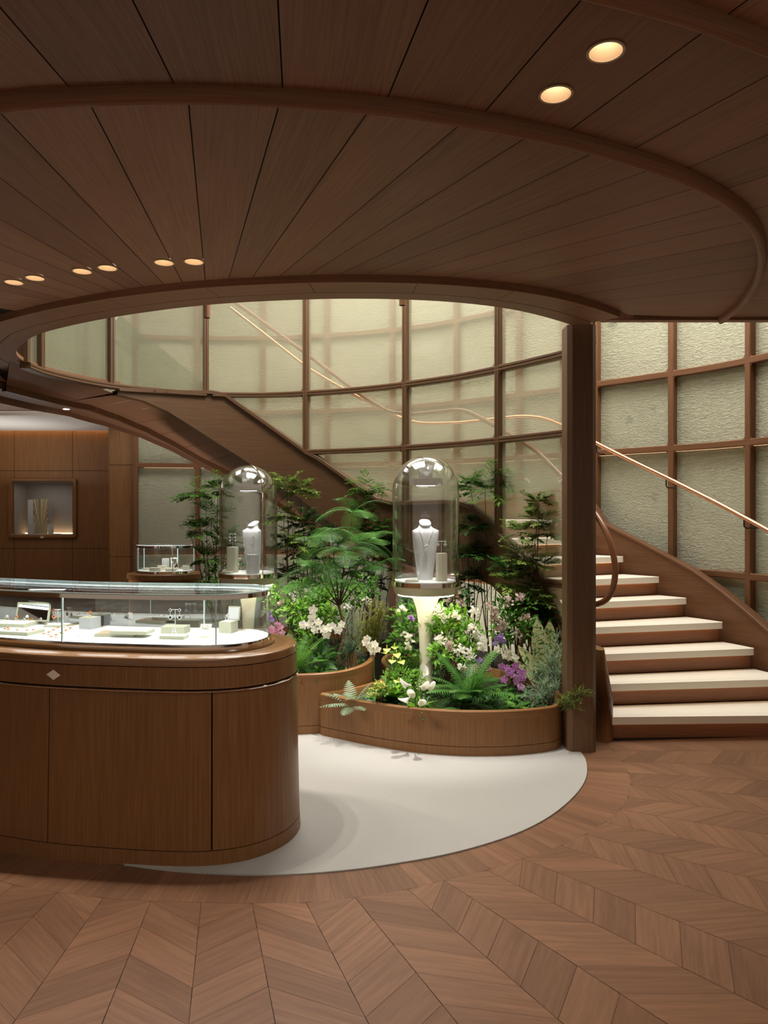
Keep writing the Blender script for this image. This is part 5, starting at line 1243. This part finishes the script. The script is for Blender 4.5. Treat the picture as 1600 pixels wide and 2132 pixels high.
def conifer(base, tips, label, mat, cat='shrub', name='juniper_shrub', group=None, rl=.07, dens=26, nl=.012):
    t = empty(name, base, 0, label, cat, group); B = V(*base); m = MB(); m.M = Matrix.Translation(-B); st = MB(); st.M = Matrix.Translation(-B)
    for (x, y, d) in tips:
        c = PD(x, y, d); b = B + V(rnd.uniform(-.01, .01), rnd.uniform(-.01, .01), 0)
        mid = b.lerp(c, .5) + V(0, 0, .03); pts = [b, b.lerp(mid, .5), mid, mid.lerp(c, .5), c]; st.tube(pts, [.004, .0035, .003, .002, .001], 4, tint=rnd.random())
        for k in range(dens):
            f = rnd.uniform(.25, 1); x_ = f * 4; q = min(int(x_), 3); p = pts[q].lerp(pts[q + 1], x_ - q); tg = (pts[q + 1] - pts[q]).normalized()
            dd = (tg * .7 + V(rnd.uniform(-1, 1), rnd.uniform(-1, 1), rnd.uniform(-.5, 1))).normalized(); L = rl * rnd.uniform(.5, 1.1); tb = rnd.random() * .6
            for j_ in range(9):
                g = (j_ + 1) / 9; pp = p + dd * L * g; o = V(rnd.uniform(-1, 1), rnd.uniform(-1, 1), rnd.uniform(-1, 1)).normalized()
                leaf(m, pp, dd + o * .9, UP, nl * (1.3 - g * .6), nl * .28, 0, tb + rnd.random() * .4, 2); leaf(m, pp, dd - o * .9, UP, nl * (1.3 - g * .6), nl * .28, 0, tb + rnd.random() * .4, 2)
    m.build('foliage', mat, t, weld=False); st.build('stem', 'bark', t, 60); return t
def varmat():
    m, nt, b = newmat('variegated_leaf'); L = nt.links; tc = N(nt, 'ShaderNodeTexCoord')
    n = N(nt, 'ShaderNodeTexNoise'); n.inputs['Scale'].default_value = 38; n.inputs['Detail'].default_value = 4; n.inputs['Distortion'].default_value = 1.5; L.new(tc.outputs['Object'], n.inputs['Vector'])
    r = N(nt, 'ShaderNodeMapRange'); r.inputs[1].default_value = .50; r.inputs[2].default_value = .58; L.new(n.outputs['Fac'], r.inputs[0])
    mx = N(nt, 'ShaderNodeMix', data_type='RGBA'); mx.inputs[6].default_value = (.58, .62, .30, 1); mx.inputs[7].default_value = (.06, .16, .03, 1); L.new(r.outputs[0], mx.inputs[0]); L.new(mx.outputs[2], b.inputs['Base Color'])
    b.inputs['Roughness'].default_value = .45; MAT['variegated_leaf'] = m
varmat()
def soilpt(x, d, Z): return (ray(x) * d, d, Z)
# ---- tall nandinas
NG = 'nandinas in the planters'
nandina(soilpt(452, 7.0, S2), [(408,1030,7.0,.20),(440,1075,7.0,.20),(415,1105,6.95,.18),(455,1020,7.1,.18),(432,1165,6.95,.17),(470,1130,7.0,.16)], 'feathery nandina left of the left bell jar, above the small round case', 'leaf_mid', NG, n=12)
nandina(soilpt(608, 6.95, S2), [(598,1016,6.9,.20),(628,1022,6.95,.17),(590,1075,6.9,.17),(612,1130,6.9,.16)], 'tall nandina just right of the left bell jar', 'leaf_olive', NG)
nandina(soilpt(762, 6.95, S2), [(768,1018,6.9,.20),(752,1058,6.95,.15),(790,1100,6.9,.15)], 'tall nandina whose tuft tops out left of the right bell jar', 'leaf_mid', NG)
nandina(soilpt(655, 7.15, S2), [(650,1100,7.1,.20),(620,1150,7.1,.18),(690,1160,7.1,.20),(655,1205,7.05,.18),(600,1200,7.1,.16),(630,1090,7.1,.18),(600,1125,7.1,.18),(680,1120,7.15,.18),(715,1190,7.1,.18),(640,1170,7.0,.17)], 'dense low nandina behind the feathery tree, left half', 'leaf_deep', NG)
nandina(soilpt(780, 7.0, S2), [(780,1130,7.0,.18),(800,1180,7.0,.17),(745,1190,7.05,.17),(760,1090,7.0,.17),(800,1140,7.0,.17),(775,1215,7.0,.17)], 'dark nandina between the feathery tree and the right bell jar', 'leaf_deep', NG)
nandina(soilpt(1018, 6.35, S1), [(1010,1018,6.35,.24),(1050,1005,6.35,.20),(980,1010,6.4,.16)], 'tallest nandina right of the right bell jar, crown against the glass', 'leaf_mid', NG, n=13)
nandina(soilpt(985, 6.45, S1), [(985,1095,6.4,.17),(975,1150,6.4,.18),(1005,1160,6.4,.16),(975,1215,6.4,.14)], 'dark nandina tucked behind the right bell jar', 'leaf_deep', NG, n=12)
nandina(soilpt(1115, 5.85, S1), [(1122,1050,5.85,.13),(1118,1085,5.85,.16),(1140,1110,5.85,.15),(1085,1110,5.8,.15),(1090,1165,5.8,.17),(1130,1180,5.8,.16),(1065,1215,5.8,.15),(1120,1235,5.8,.17)], 'yellow-green nandina nearest the pillar, in many tiers', 'leaf_olive', NG, ll=.032)
nandina(soilpt(1075, 6.0, S1), [(1060,1190,5.95,.16),(1085,1270,5.9,.15),(1140,1290,5.75,.14)], 'low dark nandina at the foot of the tiered one', 'leaf_deep', NG)
# ---- the feathery tree
tb = soilpt(708, 5.85, S2); t = empty('feathery_tree', tb, 0, 'large feathery tree with fine fern-like foliage in the middle of the garden', 'tree'); B = V(*tb)
st = MB(); st.M = Matrix.Translation(-B); fork = PD(706, 1262, 5.85)
st.tube([B, B + V(-.01, 0, .10), B + V(.03, 0, .22), PD(716, 1300, 5.85), fork], [.014, .013, .012, .011, .010], 8, tint=.8)
heads = [(700,1175,5.85),(690,1105,5.9),(745,1130,5.85),(650,1185,5.8),(775,1190,5.8),(735,1068,5.95),(715,1225,5.72),(665,1140,5.95),(770,1130,5.95),(720,1150,5.7),(640,1225,5.75)]
for q in heads: h = PD(*q); st.tube([fork, fork.lerp(h, .5) + V(0, 0, .01), h], [.006, .004, .0025], 6, tint=.2)
st.build('trunk', 'bark', t, 60)
for i, q in enumerate(heads):
    h = PD(*q)
    for k in range(7):
        az = 2 * math.pi * (k + i * .37) / 7; frond(t, B, h, az, rnd.uniform(.0, 1.0), rnd.uniform(.22, .36), 1.5, 15, .095, .016, 'leaf_fern' if (i + k) % 2 else 'leaf_deep', True)
# ---- shrubs and flowers of the rear planter
bush(soilpt(640, 6.3, S2), [(618,1275,6.2,.11),(655,1262,6.3,.12),(690,1285,6.2,.11),(640,1310,6.1,.10),(672,1245,6.4,.10)], 'bright green broad-leaved shrub under the feathery tree, behind the white orchid', 'leaf_bright', .045, .026, 190)
bush(soilpt(600, 6.7, S2), [(590,1240,6.7,.13),(625,1232,6.75,.12),(570,1265,6.6,.10)], 'white-flowered bougainvillea between the left jar and the feathery tree', 'leaf_mid', .045, .024, 110, flowers=[(612,1242,6.6,.045,'petal_white'),(588,1258,6.6,.04,'petal_blush'),(640,1228,6.7,.035,'petal_white')], name='bougainvillea_shrub')
bush(soilpt(700, 6.7, S2), [(690,1225,6.7,.13),(735,1240,6.6,.13),(765,1225,6.7,.12)], 'cream-flowered bougainvillea behind the trunk of the feathery tree', 'leaf_mid', .05, .026, 100, flowers=[(680,1247,6.55,.035,'petal_blush'),(725,1262,6.5,.035,'petal_white'),(765,1250,6.55,.035,'petal_white')], name='bougainvillea_shrub')
bush(soilpt(470, 6.9, S2), [(455,1200,6.9,.15),(495,1195,6.9,.14),(430,1230,6.9,.13),(540,1225,6.8,.13)], 'low green shrub in shade below the left bell jar', 'leaf_mid', .045, .022, 120)
orchid(soilpt(669, 5.6, S2), tuple(PD(652, 1268, 5.55)), [(650,1285,5.5),(645,1300,5.5),(663,1296,5.5),(656,1312,5.5),(673,1310,5.48),(680,1322,5.48),(692,1303,5.5),(704,1312,5.5),(712,1300,5.52),(652,1270,5.5),(632,1301,5.5),(684,1308,5.46)], 'large white orchid spray left of the feathery tree trunk', 'petal_white', r=.034)
orchid(soilpt(572, 5.5, S2), tuple(PD(575, 1300, 5.5)), [(566,1308,5.5),(575,1314,5.5),(584,1306,5.5),(578,1300,5.5),(570,1322,5.5),(588,1318,5.5),(602,1326,5.5),(562,1316,5.5)], 'pink orchid peeping out beside the end of the glass counter', 'petal_pink', r=.026)
orchid(soilpt(560, 5.8, S2), tuple(PD(564, 1275, 5.8)), [(562,1283,5.8),(566,1290,5.8),(560,1275,5.8)], 'small violet orchid above the pink one beside the counter', 'petal_violet', r=.022)
fern(soilpt(614, 5.5, S2 + .01), 'sword fern at the left end of the rear planter, beside the counter', 16, .36, .060, .0085, 'leaf_mid', (.6, 1.35), .9, 22)
fern(soilpt(650, 5.42, S2), 'low dark fern at the rim of the rear planter', 9, .20, .035, .006, 'leaf_deep', (.1, .7), .7, 18)
bush(soilpt(675, 5.55, S2), [(672,1372,5.55,.06)], 'dark glossy broad-leaved plant at the foot of the feathery tree', 'leaf_deep', .12, .045, 26, stems=False, name='broadleaf_plant', cat='plant')
# grey-green shrub with a bundle of exposed roots
rb = soilpt(731, 5.72, S2); t = conifer(rb, [(735,1275,5.72),(722,1290,5.72),(750,1300,5.72),(718,1318,5.72),(748,1325,5.7),(733,1262,5.75),(738,1340,5.68),(722,1340,5.68)], 'grey-green bushy shrub on a bundle of pale exposed roots', 'leaf_silver', name='grey_shrub', dens=34, rl=.06)
m = MB()
for k in range(26):
    a = 2 * math.pi * k / 26; r0 = .035 + .012 * math.sin(k * 3.1); m.tube([(r0 * .7 * math.cos(a), r0 * .7 * math.sin(a), .14), (r0 * 1.1 * math.cos(a + .3), r0 * 1.1 * math.sin(a + .3), .08), (r0 * math.cos(a + .5), r0 * math.sin(a + .5), 0)], .0028, 4, tint=rnd.random())
m.build('roots', 'root_fibre', t, 60)
conifer(soilpt(770, 6.2, S2 - .1), [(760,1275,6.2),(775,1262,6.2),(790,1272,6.2),(800,1255,6.2),(750,1292,6.2),(768,1300,6.2),(785,1290,6.2),(808,1268,6.2),(742,1300,6.15),(796,1262,6.2)], 'golden yellow cypress shrub left of the right bell jar stem', 'leaf_gold', name='cypress_shrub', dens=34, rl=.085, nl=.017)
# ---- front planter
orchid(soilpt(782, 5.35, S1), tuple(PD(775, 1335, 5.32)), [(762,1338,5.3),(770,1347,5.3),(780,1342,5.3),(787,1352,5.3),(776,1356,5.3),(765,1330,5.3)], 'small white orchid at the left of the front planter', 'petal_white', r=.030)
def leafy_tuft(base, label, n, L, W, mat, els, name='tuft', cat='plant', prof=(.5, 1, .75, 0), droop=.3, fold=.2, pn='leaf', part=True):
    t = empty(name, base, 0, label, cat); B = V(*base)
    for k in range(n):
        m = MB(); a = 2 * math.pi * k / n + rnd.uniform(-.3, .3); leaf(m, V(0, 0, .01), hdir(a, rnd.uniform(*els)), UP if True else UP, L * rnd.uniform(.8, 1.15), W * rnd.uniform(.85, 1.1), droop, rnd.random(), 3, prof, fold); m.build(pn, mat, t, 60)
    return t
t = fern(soilpt(735, 5.15, S1), 'silvery feathery plant spilling over the left tip of the front planter', 15, .22, .050, .010, 'leaf_silver', (.2, 1.1), .7, 11, cat='plant', name='silver_leaf_plant')
bush(soilpt(790, 5.05, S1), [(786,1436,5.0,.055),(800,1430,5.0,.05)], 'yellow-flowering low plant at the left front of the planter', 'leaf_mid', .04, .022, 60, name='kalanchoe_plant', cat='flowering plant', flowers=[(x, y, 4.98, .022, 'petal_yellow', 26, .011) for x, y in ((775,1436),(785,1425),(795,1432),(805,1440),(797,1422),(770,1446),(808,1430),(788,1442))])
t = leafy_tuft(soilpt(815, 5.35, S1), 'lime green anthurium with heart-shaped blooms left of the bright stem', 14, .17, .085, 'leaf_bright', (.3, 1.1), 'anthurium_plant', 'flowering plant')
B = V(*soilpt(815, 5.35, S1))
for (x, y, d) in ((806,1352,5.3),(822,1349,5.3),(800,1360,5.25),(826,1362,5.25),(818,1376,5.2),(834,1378,5.2),(830,1420,5.05)):
    c = PD(x, y, d); m = MB(); m.M = Matrix.Translation(-B)
    leaf(m, c + V(0, .02, 0), V(rnd.uniform(-.5, .5), -1, rnd.uniform(-.2, .3)), V(0, -.5, 1), .062, .058, .2, rnd.random(), 3, (.8, 1, .6, 0), .15); f_ = m.build('flower', 'spathe_lime', t, 60)
    m = MB(); m.M = Matrix.Translation(-B); m.tube([c + V(0, .015, .004), c + V(0, .0, .03)], .003, 6); m.build('spadix', 'petal_yellow', f_)
    m = MB(); m.M = Matrix.Translation(-B); m.tube([B, B.lerp(c, .5) + V(0, 0, .02), c + V(0, .02, 0)], .002, 5, tint=.6); m.build('stem', 'leaf_bright', t)
bush(soilpt(835, 5.2, S1), [(835,1405,5.2,.08),(870,1412,5.15,.07),(812,1412,5.15,.06),(845,1430,5.05,.05)], 'bright green mossy clump around the foot of the lit stem', 'leaf_bright', .022, .009, 520, stems=False, name='moss_clump', cat='plant')
t = empty('calla_lily', soilpt(868, 4.98, S1), 0, 'white calla lilies hanging over the front rim of the planter', 'calla lily'); B = V(*soilpt(868, 4.98, S1))
for k in range(9):
    m = MB(); a = 2 * math.pi * k / 9; leaf(m, V(0, 0, .01), hdir(a, rnd.uniform(.4, 1)), UP, .16, .06, .4, rnd.random(), 3, (.5, 1, .7, 0), .2); m.build('leaf', 'leaf_bright', t, 60)
for (x, y, d, az, el) in ((848,1426,4.88,2.6,.1),(884,1404,5.0,1.2,.9),(880,1430,4.9,-.4,.2),(893,1432,4.92,-.2,.3),(848,1456,4.80,2.9,-.5),(877,1461,4.78,-1.3,-.3),(860,1445,4.84,-2.2,.1)):
    c = PD(x, y, d); ax = hdir(az, el).lerp(V(0, -1, .1), .45).normalized(); s = ax.cross(UP).normalized(); n_ = s.cross(ax); m = MB(); m.M = Matrix.Translation(-B); prev = None
    rings = []
    for i in range(8):
        f = i / 7; rr = .004 + .022 * f ** 1.7; ring = []
        for q in range(14):
            a = 2 * math.pi * q / 14; ext = .062 * f + (.024 * f * f) * math.cos(a); ring.append(c - ax * .03 + ax * ext + (s * math.sin(a) + n_ * math.cos(a)) * rr * (1 + .5 * f * max(0, math.cos(a))))
        rings.append(ring)
    for A, Bq in zip(rings[:-1], rings[1:]):
        for q in range(14): m.add([A[q], A[(q + 1) % 14], Bq[(q + 1) % 14], Bq[q]], tint=.8)
    f_ = m.build('flower', 'petal_white', t, 70)
    m = MB(); m.M = Matrix.Translation(-B); m.tube([c - ax * .02, c + ax * .022], [.003, .002], 6); m.build('spadix', 'petal_yellow', f_)
    m = MB(); m.M = Matrix.Translation(-B); e = c - ax * .03; m.tube([B, B.lerp(e, .6) + V(0, 0, .06), e], .0035, 6, tint=.7); m.build('stem', 'leaf_bright', t)
fern(soilpt(978, 5.10, S1 + .07), 'big glossy fern with broad fronds at the front of the planter', 20, .36, .080, .014, 'leaf_fern', (.42, 1.25), .85, 18, lobes=4)
fern(soilpt(905, 5.0, S1), 'dark fern between the calla lilies and the big fern', 9, .22, .05, .008, 'leaf_deep', (.2, .9), .8, 16)
fern(soilpt(1040, 5.0, S1), 'dark fern drooping at the right of the big fern', 10, .24, .055, .009, 'leaf_deep', (.1, .8), .7, 16)
fern(soilpt(862, 5.75, S1), 'upright sword fern standing right behind the lit stem', 9, .34, .045, .008, 'leaf_mid', (1.0, 1.4), .6, 20)
W_ = 'petal_white'
bush(soilpt(930, 5.7, S1), [(915,1290,5.7,.12),(950,1290,5.75,.11),(935,1325,5.6,.11),(975,1320,5.65,.11),(900,1300,5.7,.08),(965,1360,5.5,.10),(915,1360,5.45,.09)], 'large white bougainvillea right of the lit stem, with many flower heads', 'leaf_bright', .045, .026, 150, name='bougainvillea_shrub',
     flowers=[(913,1272,5.55,.055,'petal_white',34),(925,1284,5.55,.04,W_),(990,1275,5.6,.045,W_),(985,1310,5.5,.055,W_,34),(998,1325,5.5,.045,W_),(920,1332,5.4,.05,W_,32),(960,1355,5.3,.05,W_,30),(978,1362,5.3,.045,W_),(1008,1345,5.4,.045,W_),(938,1345,5.35,.03,'petal_blush'),(1012,1392,5.2,.035,'petal_blush'),(962,1388,5.2,.02,W_),(950,1282,5.6,.04,W_)])
bush(soilpt(838, 5.95, S1), [(838,1290,5.95,.11),(855,1320,5.9,.11),(830,1335,5.85,.10),(868,1275,6.0,.10),(845,1365,5.7,.09)], 'dark-leaved bougainvillea left of the lit stem', 'leaf_mid', .05, .028, 150, name='bougainvillea_shrub', flowers=[(838,1270,5.8,.032,W_,18),(843,1322,5.75,.022,W_,12),(855,1328,5.7,.03,W_,16),(858,1288,5.8,.014,'petal_violet',22),(850,1345,5.6,.025,W_,14)])
bush(soilpt(900, 6.3, S1), [(930,1235,6.3,.12),(960,1255,6.3,.11),(900,1250,6.35,.12),(860,1245,6.4,.12)], 'dim bougainvillea with brownish flowers behind the right jar ring', 'leaf_deep', .045, .024, 130, name='bougainvillea_shrub', flowers=[(950,1232,6.2,.05,'petal_blush'),(935,1252,6.2,.045,'petal_blush'),(960,1258,6.15,.04,'petal_blush')])
bush(soilpt(1070, 5.75, S1), [(1050,1270,5.75,.11),(1090,1260,5.75,.11),(1065,1305,5.7,.11),(1100,1310,5.65,.10),(1045,1320,5.6,.09)], 'dusty pink bougainvillea in front of the dark stair side', 'leaf_mid', .045, .025, 130, name='bougainvillea_shrub', flowers=[(x, y, 5.55, .04, 'petal_blush', 24) for x, y in ((1035,1275),(1030,1290),(1060,1252),(1085,1245),(1050,1300),(1078,1320),(1045,1312),(1095,1285),(1020,1262))])
orchid(soilpt(1045, 5.5, S1), tuple(PD(1040, 1325, 5.5)), [(1036,1330,5.45),(1044,1325,5.45),(1032,1340,5.45),(1048,1335,5.45),(1000,1375,5.2),(1010,1380,5.2),(1004,1388,5.2)], 'violet orchid below the dusty pink bougainvillea', 'petal_violet', r=.024)
orchid(soilpt(1060, 5.3, S1), tuple(PD(1060, 1360, 5.25)), [(1052,1366,5.22),(1062,1370,5.22),(1074,1370,5.22),(1058,1358,5.22)], 'small white orchid just above the magenta one', 'petal_white', r=.026)
orchid(soilpt(1075, 5.1, S1), tuple(PD(1065, 1385, 5.1)), [(1045,1388,5.08),(1056,1391,5.08),(1066,1397,5.08),(1074,1386,5.08),(1080,1396,5.08),(1068,1406,5.08),(1082,1410,5.08),(1090,1400,5.08),(1060,1400,5.08),(1076,1418,5.08),(1090,1412,5.08),(1050,1415,5.05),(1085,1430,5.02)], 'magenta orchid spray at the right of the front planter', 'petal_magenta', r=.027)
# variegated big leaves
t = empty('variegated_plant', soilpt(1130, 5.45, S1), 0, 'plant with large cream-and-green leaves beside the pillar', 'plant'); B = V(*soilpt(1130, 5.45, S1))
for (x0, y0, x1, y1, d, w_) in ((1128,1400,1122,1285,5.4,.13),(1140,1380,1148,1292,5.45,.12),(1150,1420,1172,1340,5.3,.13),(1120,1400,1082,1345,5.3,.08),(1130,1425,1168,1372,5.2,.12),(1118,1420,1070,1372,5.2,.06),(1145,1440,1150,1340,5.3,.12)):
    a, b = PD(x0, y0, d), PD(x1, y1, d - .03); m = MB(); m.M = Matrix.Translation(-B); dv = b - a
    leaf(m, a, dv, V(.1, -1, .2), dv.length, w_, .12, .75, 6, (.25, .7, .95, 1, .85, .5, 0), .18); m.build('leaf', 'variegated_leaf', t, 60)
    m = MB(); m.M = Matrix.Translation(-B); m.tube([B, B.lerp(a, .6) + V(0, 0, .02), a], .004, 5, tint=.6); m.build('stalk', 'leaf_mid', t)
conifer(soilpt(1150, 5.12, S1), [(1110,1400,5.1),(1125,1385,5.12),(1150,1370,5.15),(1165,1390,5.1),(1135,1420,5.0),(1110,1430,5.0),(1160,1425,5.0),(1098,1445,4.98),(1140,1350,5.2),(1168,1345,5.15),(1160,1325,5.25),(1125,1445,4.95)], 'loose grey-green juniper in the corner of the front planter', 'leaf_silver', dens=40, rl=.08)
conifer(soilpt(1160, 5.0, S1), [(1185,1445,4.84),(1205,1440,4.80),(1222,1436,4.78),(1232,1443,4.78),(1215,1460,4.78),(1196,1462,4.80),(1205,1478,4.79),(1180,1452,4.82)], 'trailing juniper sprig hanging across the front of the pillar', 'leaf_olive', dens=26, rl=.05, nl=.010)
# low cover that nobody could count
def cover(C, Z, h, label, n, excl):
    m = MB(); k = 0
    while k < n:
        u = rnd.uniform(0, C.len); p = C.at(u, -rnd.uniform(.05, .75)); 
        if not inpoly(p, C.outline(-.045, 60)): continue
        a = rnd.uniform(0, 6.28); leaf(m, V(p[0], p[1], Z), hdir(a, rnd.uniform(.2, 1.2)), UP, h * rnd.uniform(.6, 1.3), .02, .3, rnd.random() * .7, 2); k += 1
    m.build('ground_cover', 'leaf_deep', weld=False, label=label, cat='ground cover', kind='stuff')
cover(P1, S1 - .005, .06, 'low dark leaves covering the soil of the front planter', 2600, None)
cover(P2, S2 - .005, .07, 'low dark leaves covering the soil of the rear planter', 3000, None)
